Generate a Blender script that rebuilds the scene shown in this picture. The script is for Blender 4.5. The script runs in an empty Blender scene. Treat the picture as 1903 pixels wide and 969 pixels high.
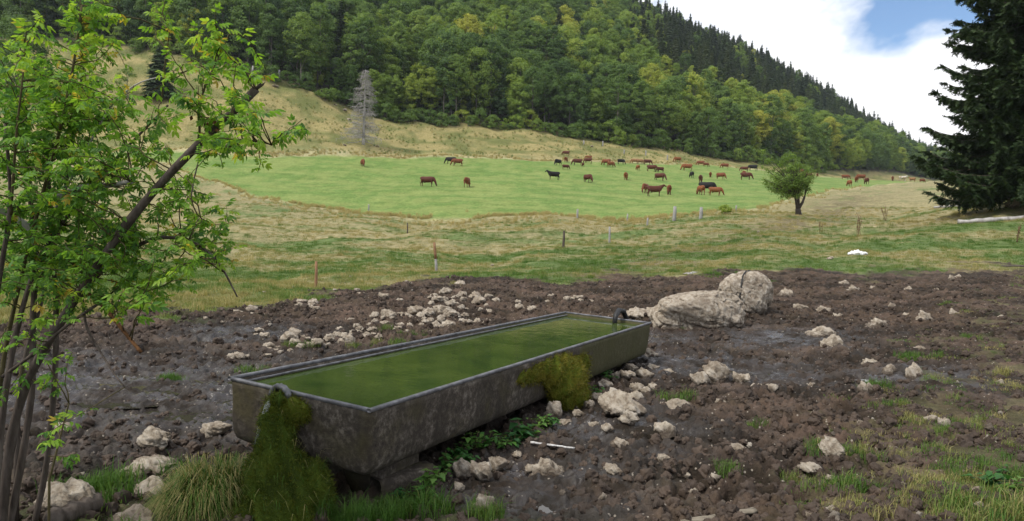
import bpy, math, random
import numpy as np
from mathutils import Matrix, Vector, Euler

# ------------------------------------------------------------------ camera
sc = bpy.context.scene
F, CX, CY, YH, ROLL = 1300.0, 951.5, 484.5, 422.0, 0.03
PITCH = math.atan((CY - YH) / F)
cp, sp_ = math.cos(PITCH), math.sin(PITCH)
cr, sr = math.cos(ROLL), math.sin(ROLL)
cam = bpy.data.cameras.new('camera')
camo = bpy.data.objects.new('camera', cam)
sc.collection.objects.link(camo)
cam.sensor_width = 36.0
cam.lens = F / 1903.0 * 36.0
cam.clip_start = 0.05
cam.clip_end = 20000
camo.matrix_world = (Matrix.Rotation(math.pi / 2 - PITCH, 4, 'X') @ Matrix.Rotation(ROLL, 4, 'Z'))
sc.camera = camo

# ------------------------------------------------------------------ light
SUN_EL, SUN_AZ = math.radians(52), math.radians(-118)    # azimuth from +Y, clockwise positive
sdir = Vector((math.sin(SUN_AZ) * math.cos(SUN_EL), math.cos(SUN_AZ) * math.cos(SUN_EL), math.sin(SUN_EL)))
sun = bpy.data.lights.new('sun', 'SUN')
sun.energy = 1.5
sun.angle = math.radians(10)
sun.color = (1.0, 0.95, 0.86)
suno = bpy.data.objects.new('sun', sun)
suno.rotation_euler = sdir.to_track_quat('Z', 'Y').to_euler()
suno.location = sdir * 60
sc.collection.objects.link(suno)

world = bpy.data.worlds.new('World')
sc.world = world
world.use_nodes = True
wn, wl = world.node_tree.nodes, world.node_tree.links
wn.clear()
wout = wn.new('ShaderNodeOutputWorld')
wbg = wn.new('ShaderNodeBackground')
wbg.inputs['Strength'].default_value = 0.1
wl.new(wbg.outputs[0], wout.inputs[0])
sky = wn.new('ShaderNodeTexSky')
sky.sky_type = 'NISHITA'
sky.sun_disc = False
sky.sun_elevation = SUN_EL
sky.sun_rotation = SUN_AZ
sky.altitude = 900
sky.air_density = 1.0
sky.dust_density = 0.6
tc = wn.new('ShaderNodeTexCoord')
mp = wn.new('ShaderNodeMapping')
mp.inputs['Location'].default_value = (1.314, -5.383, 0.646)
mp.inputs['Scale'].default_value = (1.0, 1.0, 1.6)
wl.new(tc.outputs['Generated'], mp.inputs[0])
n1 = wn.new('ShaderNodeTexNoise')
n1.inputs['Scale'].default_value = 3.2
n1.inputs['Detail'].default_value = 9
n1.inputs['Roughness'].default_value = 0.52
n1.inputs['Distortion'].default_value = 0.25
wl.new(mp.outputs[0], n1.inputs['Vector'])
rmp = wn.new('ShaderNodeValToRGB')
rmp.color_ramp.elements[0].position = 0.40
rmp.color_ramp.elements[1].position = 0.47
wl.new(n1.outputs['Fac'], rmp.inputs[0])
n2 = wn.new('ShaderNodeTexNoise')
n2.inputs['Scale'].default_value = 5.0
n2.inputs['Detail'].default_value = 7
wl.new(mp.outputs[0], n2.inputs['Vector'])
rc = wn.new('ShaderNodeValToRGB')
rc.color_ramp.elements[0].position = 0.3
rc.color_ramp.elements[0].color = (0.74, 0.79, 0.87, 1)
rc.color_ramp.elements[1].position = 0.58
rc.color_ramp.elements[1].color = (1, 1, 1, 1)
wl.new(n2.outputs['Fac'], rc.inputs[0])
cmul = wn.new('ShaderNodeMix')
cmul.data_type = 'RGBA'
cmul.blend_type = 'MULTIPLY'
cmul.inputs['Factor'].default_value = 1
wl.new(rc.outputs[0], cmul.inputs['A'])
cmul.inputs['B'].default_value = (5.9, 5.9, 6.0, 1)
smul = wn.new('ShaderNodeMix')
smul.data_type = 'RGBA'
smul.blend_type = 'MULTIPLY'
smul.inputs['Factor'].default_value = 1
wl.new(sky.outputs[0], smul.inputs['A'])
smul.inputs['B'].default_value = (0.58, 0.66, 0.72, 1)
wmix = wn.new('ShaderNodeMix')
wmix.data_type = 'RGBA'
wl.new(rmp.outputs[0], wmix.inputs['Factor'])
wl.new(smul.outputs['Result'], wmix.inputs['A'])
wl.new(cmul.outputs['Result'], wmix.inputs['B'])
wl.new(wmix.outputs['Result'], wbg.inputs['Color'])

sc.view_settings.view_transform = 'Standard'
sc.view_settings.look = 'None'
sc.view_settings.exposure = 1.2
sc.view_settings.gamma = 1.0
sc.view_settings.use_curve_mapping = False
sc.render.engine = 'CYCLES'
sc.cycles.max_bounces = 6
sc.cycles.diffuse_bounces = 3
sc.cycles.glossy_bounces = 3
sc.cycles.transmission_bounces = 3
sc.cycles.transparent_max_bounces = 6
sc.cycles.use_denoising = True

# ------------------------------------------------------------------ helpers
RNG = np.random.default_rng(7)
random.seed(7)
COL = sc.collection
def unproj(px, py, D):
    """world point at forward distance D seen at photo pixel px, py (eye is the origin)"""
    X, Y = px - CX, CY - py
    a, b = cr * X - sr * Y, sr * X + cr * Y
    x, y, z = a / F, cp + sp_ * b / F, cp * b / F - sp_
    k = D / y
    return np.array([x * k, D, z * k])
def sstep(a, b, x):
    t = np.clip((np.asarray(x, float) - a) / (b - a), 0, 1)
    return t * t * (3 - 2 * t)
def _hash(ix, iy, seed):
    h = (ix.astype(np.int64) * 374761393 + iy.astype(np.int64) * 668265263 + seed * 974711) & 0xFFFFFFFF
    h = ((h ^ (h >> 13)) * 1274126177) & 0xFFFFFFFF
    h = (h ^ (h >> 16)) & 0xFFFFFFFF
    h = (h * 2246822519) & 0xFFFFFFFF
    return (h ^ (h >> 15)) & 0xFFFFFFFF
def perlin(x, y, seed=0):
    x = np.asarray(x, float); y = np.asarray(y, float)
    x0 = np.floor(x).astype(np.int64); y0 = np.floor(y).astype(np.int64)
    fx, fy = x - x0, y - y0
    u = fx * fx * fx * (fx * (fx * 6 - 15) + 10); v = fy * fy * fy * (fy * (fy * 6 - 15) + 10)
    def g(ix, iy, dx, dy):
        an = _hash(ix, iy, seed) * (2 * math.pi / 4294967296.0)
        return np.cos(an) * dx + np.sin(an) * dy
    a = g(x0, y0, fx, fy); b = g(x0 + 1, y0, fx - 1, fy)
    c = g(x0, y0 + 1, fx, fy - 1); d = g(x0 + 1, y0 + 1, fx - 1, fy - 1)
    return ((a * (1 - u) + b * u) * (1 - v) + (c * (1 - u) + d * u) * v) * 1.5
def fbm(x, y, seed=0, octv=4, gain=0.5):
    s, a = 0, 1.0
    for i in range(octv):
        s = s + a * perlin(x * 2 ** i, y * 2 ** i, seed + i * 17); a *= gain
    return s
def worley(x, y, seed=0):
    ix = np.floor(x).astype(np.int64); iy = np.floor(y).astype(np.int64)
    best = np.full(np.shape(x), 9.0); cid = np.zeros(np.shape(x))
    for ox in (-1, 0, 1):
        for oy in (-1, 0, 1):
            jx = _hash(ix + ox, iy + oy, seed) / 4294967296.0
            jy = _hash(ix + ox, iy + oy, seed + 5) / 4294967296.0
            d = np.hypot(ix + ox + jx - x, iy + oy + jy - y)
            m = d < best
            best = np.where(m, d, best); cid = np.where(m, jx, cid)
    return best, cid
def mesh_np(name, V, Fc, mat=None, smooth=False):
    V = np.asarray(V, np.float32); Fc = np.asarray(Fc, np.int32)
    me = bpy.data.meshes.new(name)
    n, k = Fc.shape
    me.vertices.add(len(V)); me.vertices.foreach_set('co', V.ravel())
    me.loops.add(n * k); me.loops.foreach_set('vertex_index', Fc.ravel())
    me.polygons.add(n)
    me.polygons.foreach_set('loop_start', np.arange(0, n * k, k, dtype=np.int32))
    if smooth:
        me.polygons.foreach_set('use_smooth', np.ones(n, bool))
    me.update(calc_edges=True)
    if mat: me.materials.append(mat)
    return me
def obj(name, me, parent=None, loc=(0, 0, 0), rot=(0, 0, 0), scale=(1, 1, 1), link=True):
    o = bpy.data.objects.new(name, me)
    if link: COL.objects.link(o)
    o.parent = parent; o.location = loc; o.rotation_euler = rot; o.scale = scale
    return o
def tag(o, label, cat, group=None, kind=None):
    o['label'] = label
    if cat: o['category'] = cat
    if group: o['group'] = group
    if kind: o['kind'] = kind
    return o
def empty(name, loc, rotz=0, scale=1.0):
    o = bpy.data.objects.new(name, None); COL.objects.link(o)
    o.location = loc; o.rotation_euler = (0, 0, rotz); o.scale = (scale,) * 3
    o.empty_display_size = 0.2
    return o
class Geo:
    """collects vertices and quads/triangles (triangles stored as degenerate-free separate list)"""
    def __init__(s): s.V = []; s.Q = []; s.n = 0
    def add(s, V, Fc):
        V = np.asarray(V, float); Fc = np.asarray(Fc, int)
        s.V.append(V); s.Q.append(Fc + s.n); s.n += len(V)
    def tube(s, P, R, k=6):
        P = np.asarray(P, float); n = len(P)
        R = np.broadcast_to(np.asarray(R, float), (n,))
        T = np.gradient(P, axis=0); T /= np.linalg.norm(T, axis=1)[:, None] + 1e-9
        ref = np.array([0.31, 0.17, 0.93]) if abs(T[0][2]) < 0.8 else np.array([0.97, 0.2, 0.1])
        U = np.cross(T, ref); U /= np.linalg.norm(U, axis=1)[:, None] + 1e-9
        W = np.cross(T, U)
        an = np.linspace(0, 2 * math.pi, k, endpoint=False)
        ring = P[:, None] + R[:, None, None] * (np.cos(an)[None, :, None] * U[:, None] + np.sin(an)[None, :, None] * W[:, None])
        V = np.concatenate([ring.reshape(-1, 3), P[:1], P[-1:]])
        q = []
        for i in range(n - 1):
            for j in range(k):
                a, b = i * k + j, i * k + (j + 1) % k
                q.append((a, b, b + k, a + k))
        c0, c1 = n * k, n * k + 1
        for j in range(0, k, 2):
            q.append((c0, (j + 2) % k, (j + 1) % k, j))
            q.append((c1, (n - 1) * k + j, (n - 1) * k + (j + 1) % k, (n - 1) * k + (j + 2) % k))
        s.add(V, q)
    def mesh(s, name, mat, smooth=False):
        return mesh_np(name, np.concatenate(s.V), np.concatenate(s.Q), mat, smooth)

# ------------------------------------------------------------------ materials
def mat(name, build):
    m = bpy.data.materials.new(name); m.use_nodes = True
    nt = m.node_tree; nt.nodes.clear()
    out = nt.nodes.new('ShaderNodeOutputMaterial')
    build(nt, out)
    return m
def N(nt, t, **kw):
    n = nt.nodes.new(t)
    for k, v in kw.items():
        if k in n.inputs: n.inputs[k].default_value = v
        else: setattr(n, k, v)
    return n
def ramp(nt, fac, stops):
    r = nt.nodes.new('ShaderNodeValToRGB')
    e = r.color_ramp.elements
    while len(e) < len(stops): e.new(0.5)
    for el, (p, c) in zip(e, stops):
        el.position = p; el.color = (*c, 1)
    nt.links.new(fac, r.inputs[0])
    return r.outputs[0]
def noise(nt, scale, detail=5, rough=0.55, vec=None, dist=0.0):
    n = N(nt, 'ShaderNodeTexNoise', Scale=scale, Detail=detail, Roughness=rough, Distortion=dist)
    if vec is None:
        g = nt.nodes.new('ShaderNodeTexCoord'); vec = g.outputs['Object']
    nt.links.new(vec, n.inputs['Vector'])
    return n.outputs['Fac']
def mixc(nt, f, a, b, mode='MIX'):
    m = nt.nodes.new('ShaderNodeMix'); m.data_type = 'RGBA'; m.blend_type = mode
    for s, v in (('Factor', f), ('A', a), ('B', b)):
        if hasattr(v, 'is_linked'): nt.links.new(v, m.inputs[s])
        else: m.inputs[s].default_value = (*v, 1) if isinstance(v, tuple) else v
    return m.outputs['Result']
def mth(nt, op, a, b=0.0, clamp=False):
    m = nt.nodes.new('ShaderNodeMath'); m.operation = op; m.use_clamp = clamp
    for i, v in enumerate((a, b)):
        if hasattr(v, 'is_linked'): nt.links.new(v, m.inputs[i])
        else: m.inputs[i].default_value = v
    return m.outputs[0]
def attr(nt, name, typ='GEOMETRY', what='Fac'):
    a = nt.nodes.new('ShaderNodeAttribute'); a.attribute_name = name; a.attribute_type = typ
    return a.outputs[what]
def bump(nt, h, strength, distance):
    b = N(nt, 'ShaderNodeBump', Strength=strength, Distance=distance)
    nt.links.new(h, b.inputs['Height'])
    return b.outputs[0]
def principled(nt, out, col, rough=0.8, normal=None, spec=0.3, metal=0.0):
    p = nt.nodes.new('ShaderNodeBsdfPrincipled')
    for s, v in (('Base Color', col), ('Roughness', rough), ('Specular IOR Level', spec), ('Metallic', metal)):
        if hasattr(v, 'is_linked'): nt.links.new(v, p.inputs[s])
        else: p.inputs[s].default_value = (*v, 1) if isinstance(v, tuple) else v
    if normal is not None: nt.links.new(normal, p.inputs['Normal'])
    nt.links.new(p.outputs[0], out.inputs['Surface'])
    return p
def leaf_mat(name, stops, trans=0.3, rnd=0.25, spec=0.15):
    """foliage whose hue follows the plant's own tint property (set per plant) plus a random shift"""
    def b(nt, out):
        t = attr(nt, 'tint', 'INSTANCER')
        oi = nt.nodes.new('ShaderNodeObjectInfo')
        r = mth(nt, 'MULTIPLY', mth(nt, 'SUBTRACT', oi.outputs['Random'], 0.5), rnd)
        geo = nt.nodes.new('ShaderNodeNewGeometry')
        r2 = mth(nt, 'MULTIPLY', mth(nt, 'SUBTRACT', geo.outputs['Random Per Island'], 0.5), 0.3)
        f = mth(nt, 'ADD', mth(nt, 'ADD', t, r), r2, True)
        c = ramp(nt, f, stops)
        p = nt.nodes.new('ShaderNodeBsdfPrincipled')
        p.inputs['Roughness'].default_value = 0.55; p.inputs['Specular IOR Level'].default_value = spec
        nt.links.new(c, p.inputs['Base Color'])
        tr = nt.nodes.new('ShaderNodeBsdfTranslucent')
        nt.links.new(mixc(nt, 1.0, c, (1.25, 1.25, 0.7), 'MULTIPLY'), tr.inputs['Color'])
        mx = nt.nodes.new('ShaderNodeMixShader'); mx.inputs[0].default_value = trans
        nt.links.new(p.outputs[0], mx.inputs[1]); nt.links.new(tr.outputs[0], mx.inputs[2])
        nt.links.new(mx.outputs[0], out.inputs['Surface'])
    return mat(name, b)
M = {}
M['broadleaf'] = leaf_mat('broadleaf foliage', [(0, (.045, .09, .032)), (.35, (.12, .2, .048)), (.7, (.24, .33, .055)), (1, (.4, .4, .07))], .42)
M['conifer'] = leaf_mat('conifer foliage', [(0, (.026, .05, .026)), (.5, (.055, .09, .036)), (1, (.1, .13, .045))], .25)
M['spruce'] = leaf_mat('spruce needles', [(0, (.014, .032, .014)), (.5, (.028, .052, .018)), (1, (.065, .085, .026))], .15)
M['shrubleaf'] = leaf_mat('shrub leaves', [(0, (.07, .17, .05)), (.45, (.19, .36, .04)), (.93, (.33, .48, .06)), (1, (.45, .34, .06))], .5, .3, .25)
M['grass'] = leaf_mat('grass blades', [(0, (.055, .13, .02)), (.35, (.12, .19, .04)), (.65, (.26, .24, .09)), (1, (.44, .36, .17))], .3, .22)
M['moss'] = leaf_mat('moss', [(0, (.03, .055, .008)), (.5, (.075, .1, .012)), (1, (.17, .125, .015))], .15, .2)
def bark(name, a, b, scale=(30, 30, 6)):
    def bd(nt, out):
        g = nt.nodes.new('ShaderNodeTexCoord'); m = nt.nodes.new('ShaderNodeMapping')
        m.inputs['Scale'].default_value = scale
        nt.links.new(g.outputs['Object'], m.inputs[0])
        n = noise(nt, 1.0, 6, .6, m.outputs[0])
        principled(nt, out, ramp(nt, n, [(.3, a), (.7, b)]), .9, bump(nt, n, .6, .01), .1)
    return mat(name, bd)
M['bark'] = bark('grey brown bark', (.045, .035, .028), (.12, .1, .085))
M['farbark'] = bark('pale forest bark', (.09, .08, .065), (.26, .24, .2), (3, 3, .6))
M['deadwood'] = bark('weathered dead wood', (.2, .185, .175), (.46, .44, .42), (4, 4, .8))
M['plank'] = bark('grey plank wood', (.1, .085, .065), (.3, .26, .2), (6, 60, 60))
M['shootbark'] = bark('green brown shoot bark', (.05, .045, .02), (.12, .1, .05))
M['brokenwood'] = bark('brown broken wood', (.05, .025, .012), (.2, .1, .045))
def rock_b(nt, out):
    oi = nt.nodes.new('ShaderNodeObjectInfo')
    g = nt.nodes.new('ShaderNodeNewGeometry')
    pos = g.outputs['Position']
    n = noise(nt, 14, 9, .7, pos, .4); n2 = noise(nt, 4.5, 6, .6, pos); n3 = noise(nt, 70, 6, .7, pos)
    c = ramp(nt, n, [(.3, (.09, .066, .045)), (.43, (.26, .212, .158)), (.55, (.43, .372, .298)), (.72, (.57, .52, .445))])
    c = mixc(nt, mth(nt, 'MULTIPLY', oi.outputs['Random'], .3), c, (.33, .27, .2))
    c = mixc(nt, ramp(nt, n2, [(.5, (0, 0, 0)), (.66, (.7, .7, .7))]), c, (.17, .13, .095))
    # mud splashed on the lower flank of each stone, by the stone's own height
    tcn = nt.nodes.new('ShaderNodeTexCoord'); sx = nt.nodes.new('ShaderNodeSeparateXYZ')
    nt.links.new(tcn.outputs['Generated'], sx.inputs[0])
    mud = mth(nt, 'ADD', sx.outputs['Z'], mth(nt, 'MULTIPLY', mth(nt, 'SUBTRACT', n, .5), .9))
    dirt = attr(nt, 'dirt', 'OBJECT')
    mk = ramp(nt, mth(nt, 'SUBTRACT', mud, mth(nt, 'MULTIPLY', dirt, .5)), [(.12, (1, 1, 1)), (.34, (0, 0, 0))])
    c = mixc(nt, mth(nt, 'MULTIPLY', mk, .8), c, (.07, .052, .04))
    h = mth(nt, 'ADD', n, mth(nt, 'MULTIPLY', n3, .35))
    principled(nt, out, c, .88, bump(nt, h, 1.0, .035), .2)
M['rock'] = mat('limestone rock', rock_b)
M['gravel'] = mat('muddy gravel', lambda nt, out: principled(nt, out, ramp(nt, nt.nodes.new('ShaderNodeObjectInfo').outputs['Random'], [(.0, (.04, .031, .024)), (.75, (.11, .09, .07)), (1, (.28, .25, .21))]), .85, None, .2))
M['clod'] = mat('mud clod', lambda nt, out: principled(nt, out, ramp(nt, noise(nt, 6, 5, .6, nt.nodes.new('ShaderNodeNewGeometry').outputs['Position']), [(.3, (.028, .02, .0145)), (.7, (.082, .057, .041))]), .75, None, .3))
def simple(name, a, b, scale, rough=.8, spec=.3, metal=0, bstr=.4, bdist=.01):
    def bd(nt, out):
        n = noise(nt, scale, 7, .6)
        principled(nt, out, ramp(nt, n, [(.3, a), (.7, b)]), rough, bump(nt, n, bstr, bdist), spec, metal)
    return mat(name, bd)
M['steel'] = simple('weathered steel', (.055, .055, .06), (.2, .2, .215), 14, .5, .5, .35, .3, .003)
M['rubber'] = simple('black rubber', (.012, .012, .013), (.03, .03, .03), 20, .5)
M['cloth'] = simple('white cloth', (.7, .7, .7), (.85, .85, .86), 9, .9)
M['paintwood'] = simple('white peeling stick', (.25, .22, .2), (.8, .8, .78), 40, .7)
M['postwood'] = simple('orange post wood', (.16, .08, .04), (.34, .2, .11), 30, .9)
M['postgrey'] = simple('grey post wood', (.16, .15, .14), (.4, .39, .37), 22, .9)
M['leafplant'] = leaf_mat('weed leaves', [(0, (.03, .1, .03)), (.5, (.06, .17, .03)), (1, (.16, .26, .05))], .35, .4, .3)
M['deadplant'] = simple('dead brown weed', (.1, .055, .03), (.22, .14, .08), 20, .9)

# ------------------------------------------------------------------ terrain
# profiles of the valley: for each bearing (photo column) ground heights by distance; ('p', d, py) = seen at photo row py
TAB = {
 -500: [(3, -1.65), (14, -1.65), (30, -1.7), (55, -.5), (80, 2.5), (115, 8.5), (130, 13), (150, 25), (175, 41), (300, 95), (420, 150), (600, 120), (3000, 60)],
 0: [(3, -1.65), (10, -1.65), (14, -1.68), (30, -1.8), (55, -.6), (80, 2.2), (115, 8.2), (130, 12.5), (150, 24.6), (175, 41), (300, 95), (420, 150), (600, 120), (3000, 60)],
 300: [(3, -1.68), (12, -1.66), (28, -2.0), ('p', 45, 440), ('p', 70, 380), ('p', 100, 330), ('p', 125, 295), ('p', 135, 272), ('p', 150, 190), ('p', 172, 95), (300, 97), (430, 160), (600, 120), (3000, 60)],
 500: [(3, -1.7), (5, -1.7), (14, -1.66), (30, -1.95), ('p', 50, 430), ('p', 70, 385), ('p', 100, 340), ('p', 128, 295), ('p', 140, 265), ('p', 155, 190), ('p', 170, 130), (300, 97), (440, 165), (600, 120), (3000, 60)],
 700: [(3, -1.72), (4.5, -1.72), (8, -1.66), (18, -1.65), (32, -1.7), ('p', 62, 410), ('p', 70, 398), ('p', 100, 345), ('p', 140, 295), ('p', 155, 268), ('p', 178, 222), (300, 92), (450, 165), (600, 120), (3000, 60)],
 951: [(3, -1.66), (8, -1.66), ('p', 20, 523), ('p', 35, 470), ('p', 50, 435), ('p', 60, 412), ('p', 66, 405), ('p', 100, 350), ('p', 150, 298), ('p', 165, 280), ('p', 190, 236), (300, 85), (460, 168), (640, 125), (3000, 60)],
 1150: [(3, -1.65), (10, -1.66), ('p', 20, 525), ('p', 40, 455), ('p', 60, 415), ('p', 66, 407), ('p', 100, 360), ('p', 160, 302), ('p', 175, 287), ('p', 200, 276), (300, 71), (480, 152), (660, 120), (3000, 55)],
 1330: [(3, -1.63), (10, -1.64), ('p', 20, 515), ('p', 40, 447), ('p', 60, 408), ('p', 100, 365), ('p', 160, 318), ('p', 190, 310), ('p', 230, 303), (360, 80), (540, 146), (740, 110), (3000, 55)],
 1500: [(3, -1.6), (10, -1.6), ('p', 22, 507), ('p', 40, 440), ('p', 60, 403), ('p', 100, 362), ('p', 150, 338), ('p', 190, 329), ('p', 260, 328), (420, 74), (620, 128), (820, 95), (3000, 50)],
 1600: [(3, -1.57), (8, -1.55), ('p', 24, 505), ('p', 40, 440), ('p', 60, 404), ('p', 100, 365), ('p', 160, 342), ('p', 200, 334), ('p', 300, 342), (480, 66), (700, 113), (900, 85), (3000, 45)],
 1700: [(3, -1.53), (8, -1.5), ('p', 24, 505), ('p', 45, 418), ('p', 60, 396), ('p', 100, 365), ('p', 160, 346), ('p', 200, 338), ('p', 300, 346), ('p', 420, 336), (600, 64), (800, 93), (1000, 72), (3000, 40)],
 1760: [(3, -1.5), (8, -1.45), ('p', 24, 502), ('p', 45, 408), ('p', 60, 392), ('p', 100, 365), ('p', 160, 347), ('p', 200, 340), ('p', 300, 350), ('p', 450, 342), (640, 60), (850, 70), (1100, 55), (3000, 30)],
 1903: [(3, -1.48), (7, -1.42), ('p', 24, 500), ('p', 45, 388), ('p', 60, 375), (100, 8), (160, 14), (300, 23), (500, 30), (850, 40), (3000, 30)],
 2500: [(3, -1.45), (7, -1.3), (24, -.3), (45, 3.0), (60, 4.5), (100, 8.5), (160, 15), (300, 26), (500, 36), (850, 45), (3000, 30)],
}
LD = np.linspace(math.log(2.0), math.log(3000), 420)
AC = np.array([(k - CX) / F for k in TAB])
rowsT = []
for k, lst in TAB.items():
    d, z = [], []
    for e in lst:
        if e[0] == 'p':
            d.append(e[1]); z.append(unproj(k, e[2], e[1])[2])
        else:
            d.append(e[0]); z.append(e[1])
    t = (np.array(z) + 1.65) / np.array(d)
    r = np.interp(LD, np.log(d), t)
    ker = np.hanning(13); ker /= ker.sum()
    rowsT.append(np.convolve(np.pad(r, 6, mode='edge'), ker, 'valid'))
rowsT = np.array(rowsT)
AG = np.linspace(AC[0], AC[-1], 260)
GT = np.array([np.interp(AG, AC, rowsT[:, j]) for j in range(len(LD))]).T
ker = np.hanning(15); ker /= ker.sum()
GT = np.apply_along_axis(lambda r: np.convolve(np.pad(r, 7, mode='edge'), ker, 'valid'), 0, GT)
TH0, TH1 = math.atan(AG[0]), math.atan(AG[-1])
def polar(x, y):
    x = np.asarray(x, float); y = np.asarray(y, float)
    th = np.arctan2(x, y); r = np.hypot(x, y)
    tc_ = np.clip(th, TH0, TH1)
    return np.tan(tc_), np.maximum(r * np.cos(tc_), 1e-3), th
def Zmacro(x, y):
    a, d, th = polar(x, y)
    ia = np.clip((a - AG[0]) / (AG[1] - AG[0]), 0, len(AG) - 1.001); jd = np.clip((np.log(d) - LD[0]) / (LD[1] - LD[0]), 0, len(LD) - 1.001)
    i0 = ia.astype(int); j0 = jd.astype(int); fa = ia - i0; fd = jd - j0
    t = (GT[i0, j0] * (1 - fa) * (1 - fd) + GT[i0 + 1, j0] * fa * (1 - fd) + GT[i0, j0 + 1] * (1 - fa) * fd + GT[i0 + 1, j0 + 1] * fa * fd)
    w = sstep(1.2, 2.7, np.abs(th))
    z = t * d * (1 - w) + w * 0.02 * d
    return z - 1.65
def tab(pts):
    p = np.array(pts, float)
    aa, vv = (p[:, 0] - CX) / F, p[:, 1]
    return lambda a: np.interp(a, aa, vv)
D_NEAR = tab([(-200, 126), (200, 124), (300, 119), (380, 97), (450, 87), (560, 75), (700, 68), (900, 66), (1100, 66.5), (1250, 66), (1350, 70), (1420, 77), (1500, 102), (1600, 140), (1700, 196), (1760, 240)])
D_FAR = tab([(-200, 127), (200, 127), (300, 130), (500, 129), (700, 140), (951, 150), (1150, 159), (1250, 167), (1330, 195), (1500, 215), (1600, 230), (1760, 240)])
D_FOR = tab([(-700, 185), (0, 184), (150, 184), (300, 174), (500, 168), (600, 171), (700, 177), (951, 189), (1060, 193), (1150, 201), (1330, 229), (1500, 262), (1600, 330), (1700, 425), (1760, 480), (1903, 640), (2500, 900)])
D_RIDGE = tab([(-500, 420), (0, 420), (500, 440), (951, 460), (1150, 480), (1330, 540), (1500, 620), (1600, 700), (1700, 800), (1760, 850), (2500, 1000)])
D_MUD = tab([(-400, 9), (0, 10.4), (150, 10.6), (300, 11.6), (400, 12.2), (500, 13.8), (600, 16), (750, 19.5), (951, 21), (1150, 21.8), (1300, 21), (1500, 22.3), (1700, 23.6), (1903, 24), (2500, 22)])
# trough pose
TW, TL, TYAW, TROLL, TPIT, TC = 1.206, 5.53, -0.49, 0.03, -0.014, np.array([-.026, 6.758, -1.12])
TM = Matrix.Translation(Vector(TC)) @ Matrix.Rotation(TYAW, 4, 'Z') @ Matrix.Rotation(TPIT, 4, 'X') @ Matrix.Rotation(TROLL, 4, 'Y')
def trough_uv(x, y):
    dx, dy = x - TC[0], y - TC[1]
    c, s = math.cos(TYAW), math.sin(TYAW)
    return c * dx + s * dy, -s * dx + c * dy
# puddles: photo pixel and radii (m); ground sinks there
def flat_at(px, py, z=-1.66):
    """point on the level z seen at px, py"""
    v = unproj(px, py, 1.0)
    return v * (z / v[2])
PUD = [(240, 715, .7, .22), (330, 760, .6, .2), (120, 690, .6, .2), (180, 745, .5, .16), (390, 700, .5, .18), (300, 690, .5, .14), (370, 735, .4, .14), (1265, 665, .5, .3), (1290, 725, .55, .2), (1455, 618, .55, .35), (1425, 697, .6, .16), (1235, 628, .6, .22), (1700, 733, .5, .12), (915, 572, .5, .3), (990, 935, .25, .1), (870, 660, .1, .1)][:-1]
PUDP = [(*flat_at(px, py)[:2], rx, ry) for px, py, rx, ry in PUD]
WETB = [(*flat_at(px, py)[:2], r) for px, py, r in ((250, 720, 2.2), (120, 700, 1.6), (380, 760, 1.2), (1270, 680, 1.1), (1440, 640, 1.4), (1420, 700, 1.0), (1130, 800, .9), (980, 900, .8), (1690, 730, .8), (1230, 630, 1.0), (450, 620, 1.0))]
def masks(x, y):
    a, d, th = polar(x, y)
    wob = fbm(x * .35, y * .35, 3, 4)
    edge = D_MUD(a) * (1 + .12 * wob + .06 * fbm(x * 1.3, y * 1.3, 9, 3))
    mud = 1 - sstep(-.05, .05, np.log(d / edge))
    # drier trampled grass towards the right, patches
    side = sstep(-.35, .9, x - (1.9 + (d - 4.1) * .76) + 1.1 * fbm(x * .9, y * .9, 21, 3))
    patch = sstep(.05, .45, fbm(x * 1.7, y * 1.7, 33, 3) + .25 * side)
    mud = mud * (1 - .62 * side * patch)
    lb = np.exp(-(((x + 2.0) / .75) ** 2 + ((y - 3.6) / .55) ** 2)) + np.exp(-(((x + .45) / .55) ** 2 + ((y - 3.55) / .35) ** 2))
    mud = mud * (1 - .8 * np.clip(lb, 0, 1))
    wf = fbm(x * .05, y * .05, 55, 3)
    fld = sstep(-.012, .012, np.log(d / D_NEAR(a)) + .012 * fbm(x * .2, y * .2, 41, 3)) * (1 - sstep(-.006, .006, np.log(d / D_FAR(a))))
    fld = fld * (d > 40)
    hill = sstep(-.006, .006, np.log(d / D_FAR(a))) * (d > 110)
    forest = sstep(-.01, .01, np.log(d / D_FOR(a)))
    return a, d, mud, side, fld, hill, forest
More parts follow.
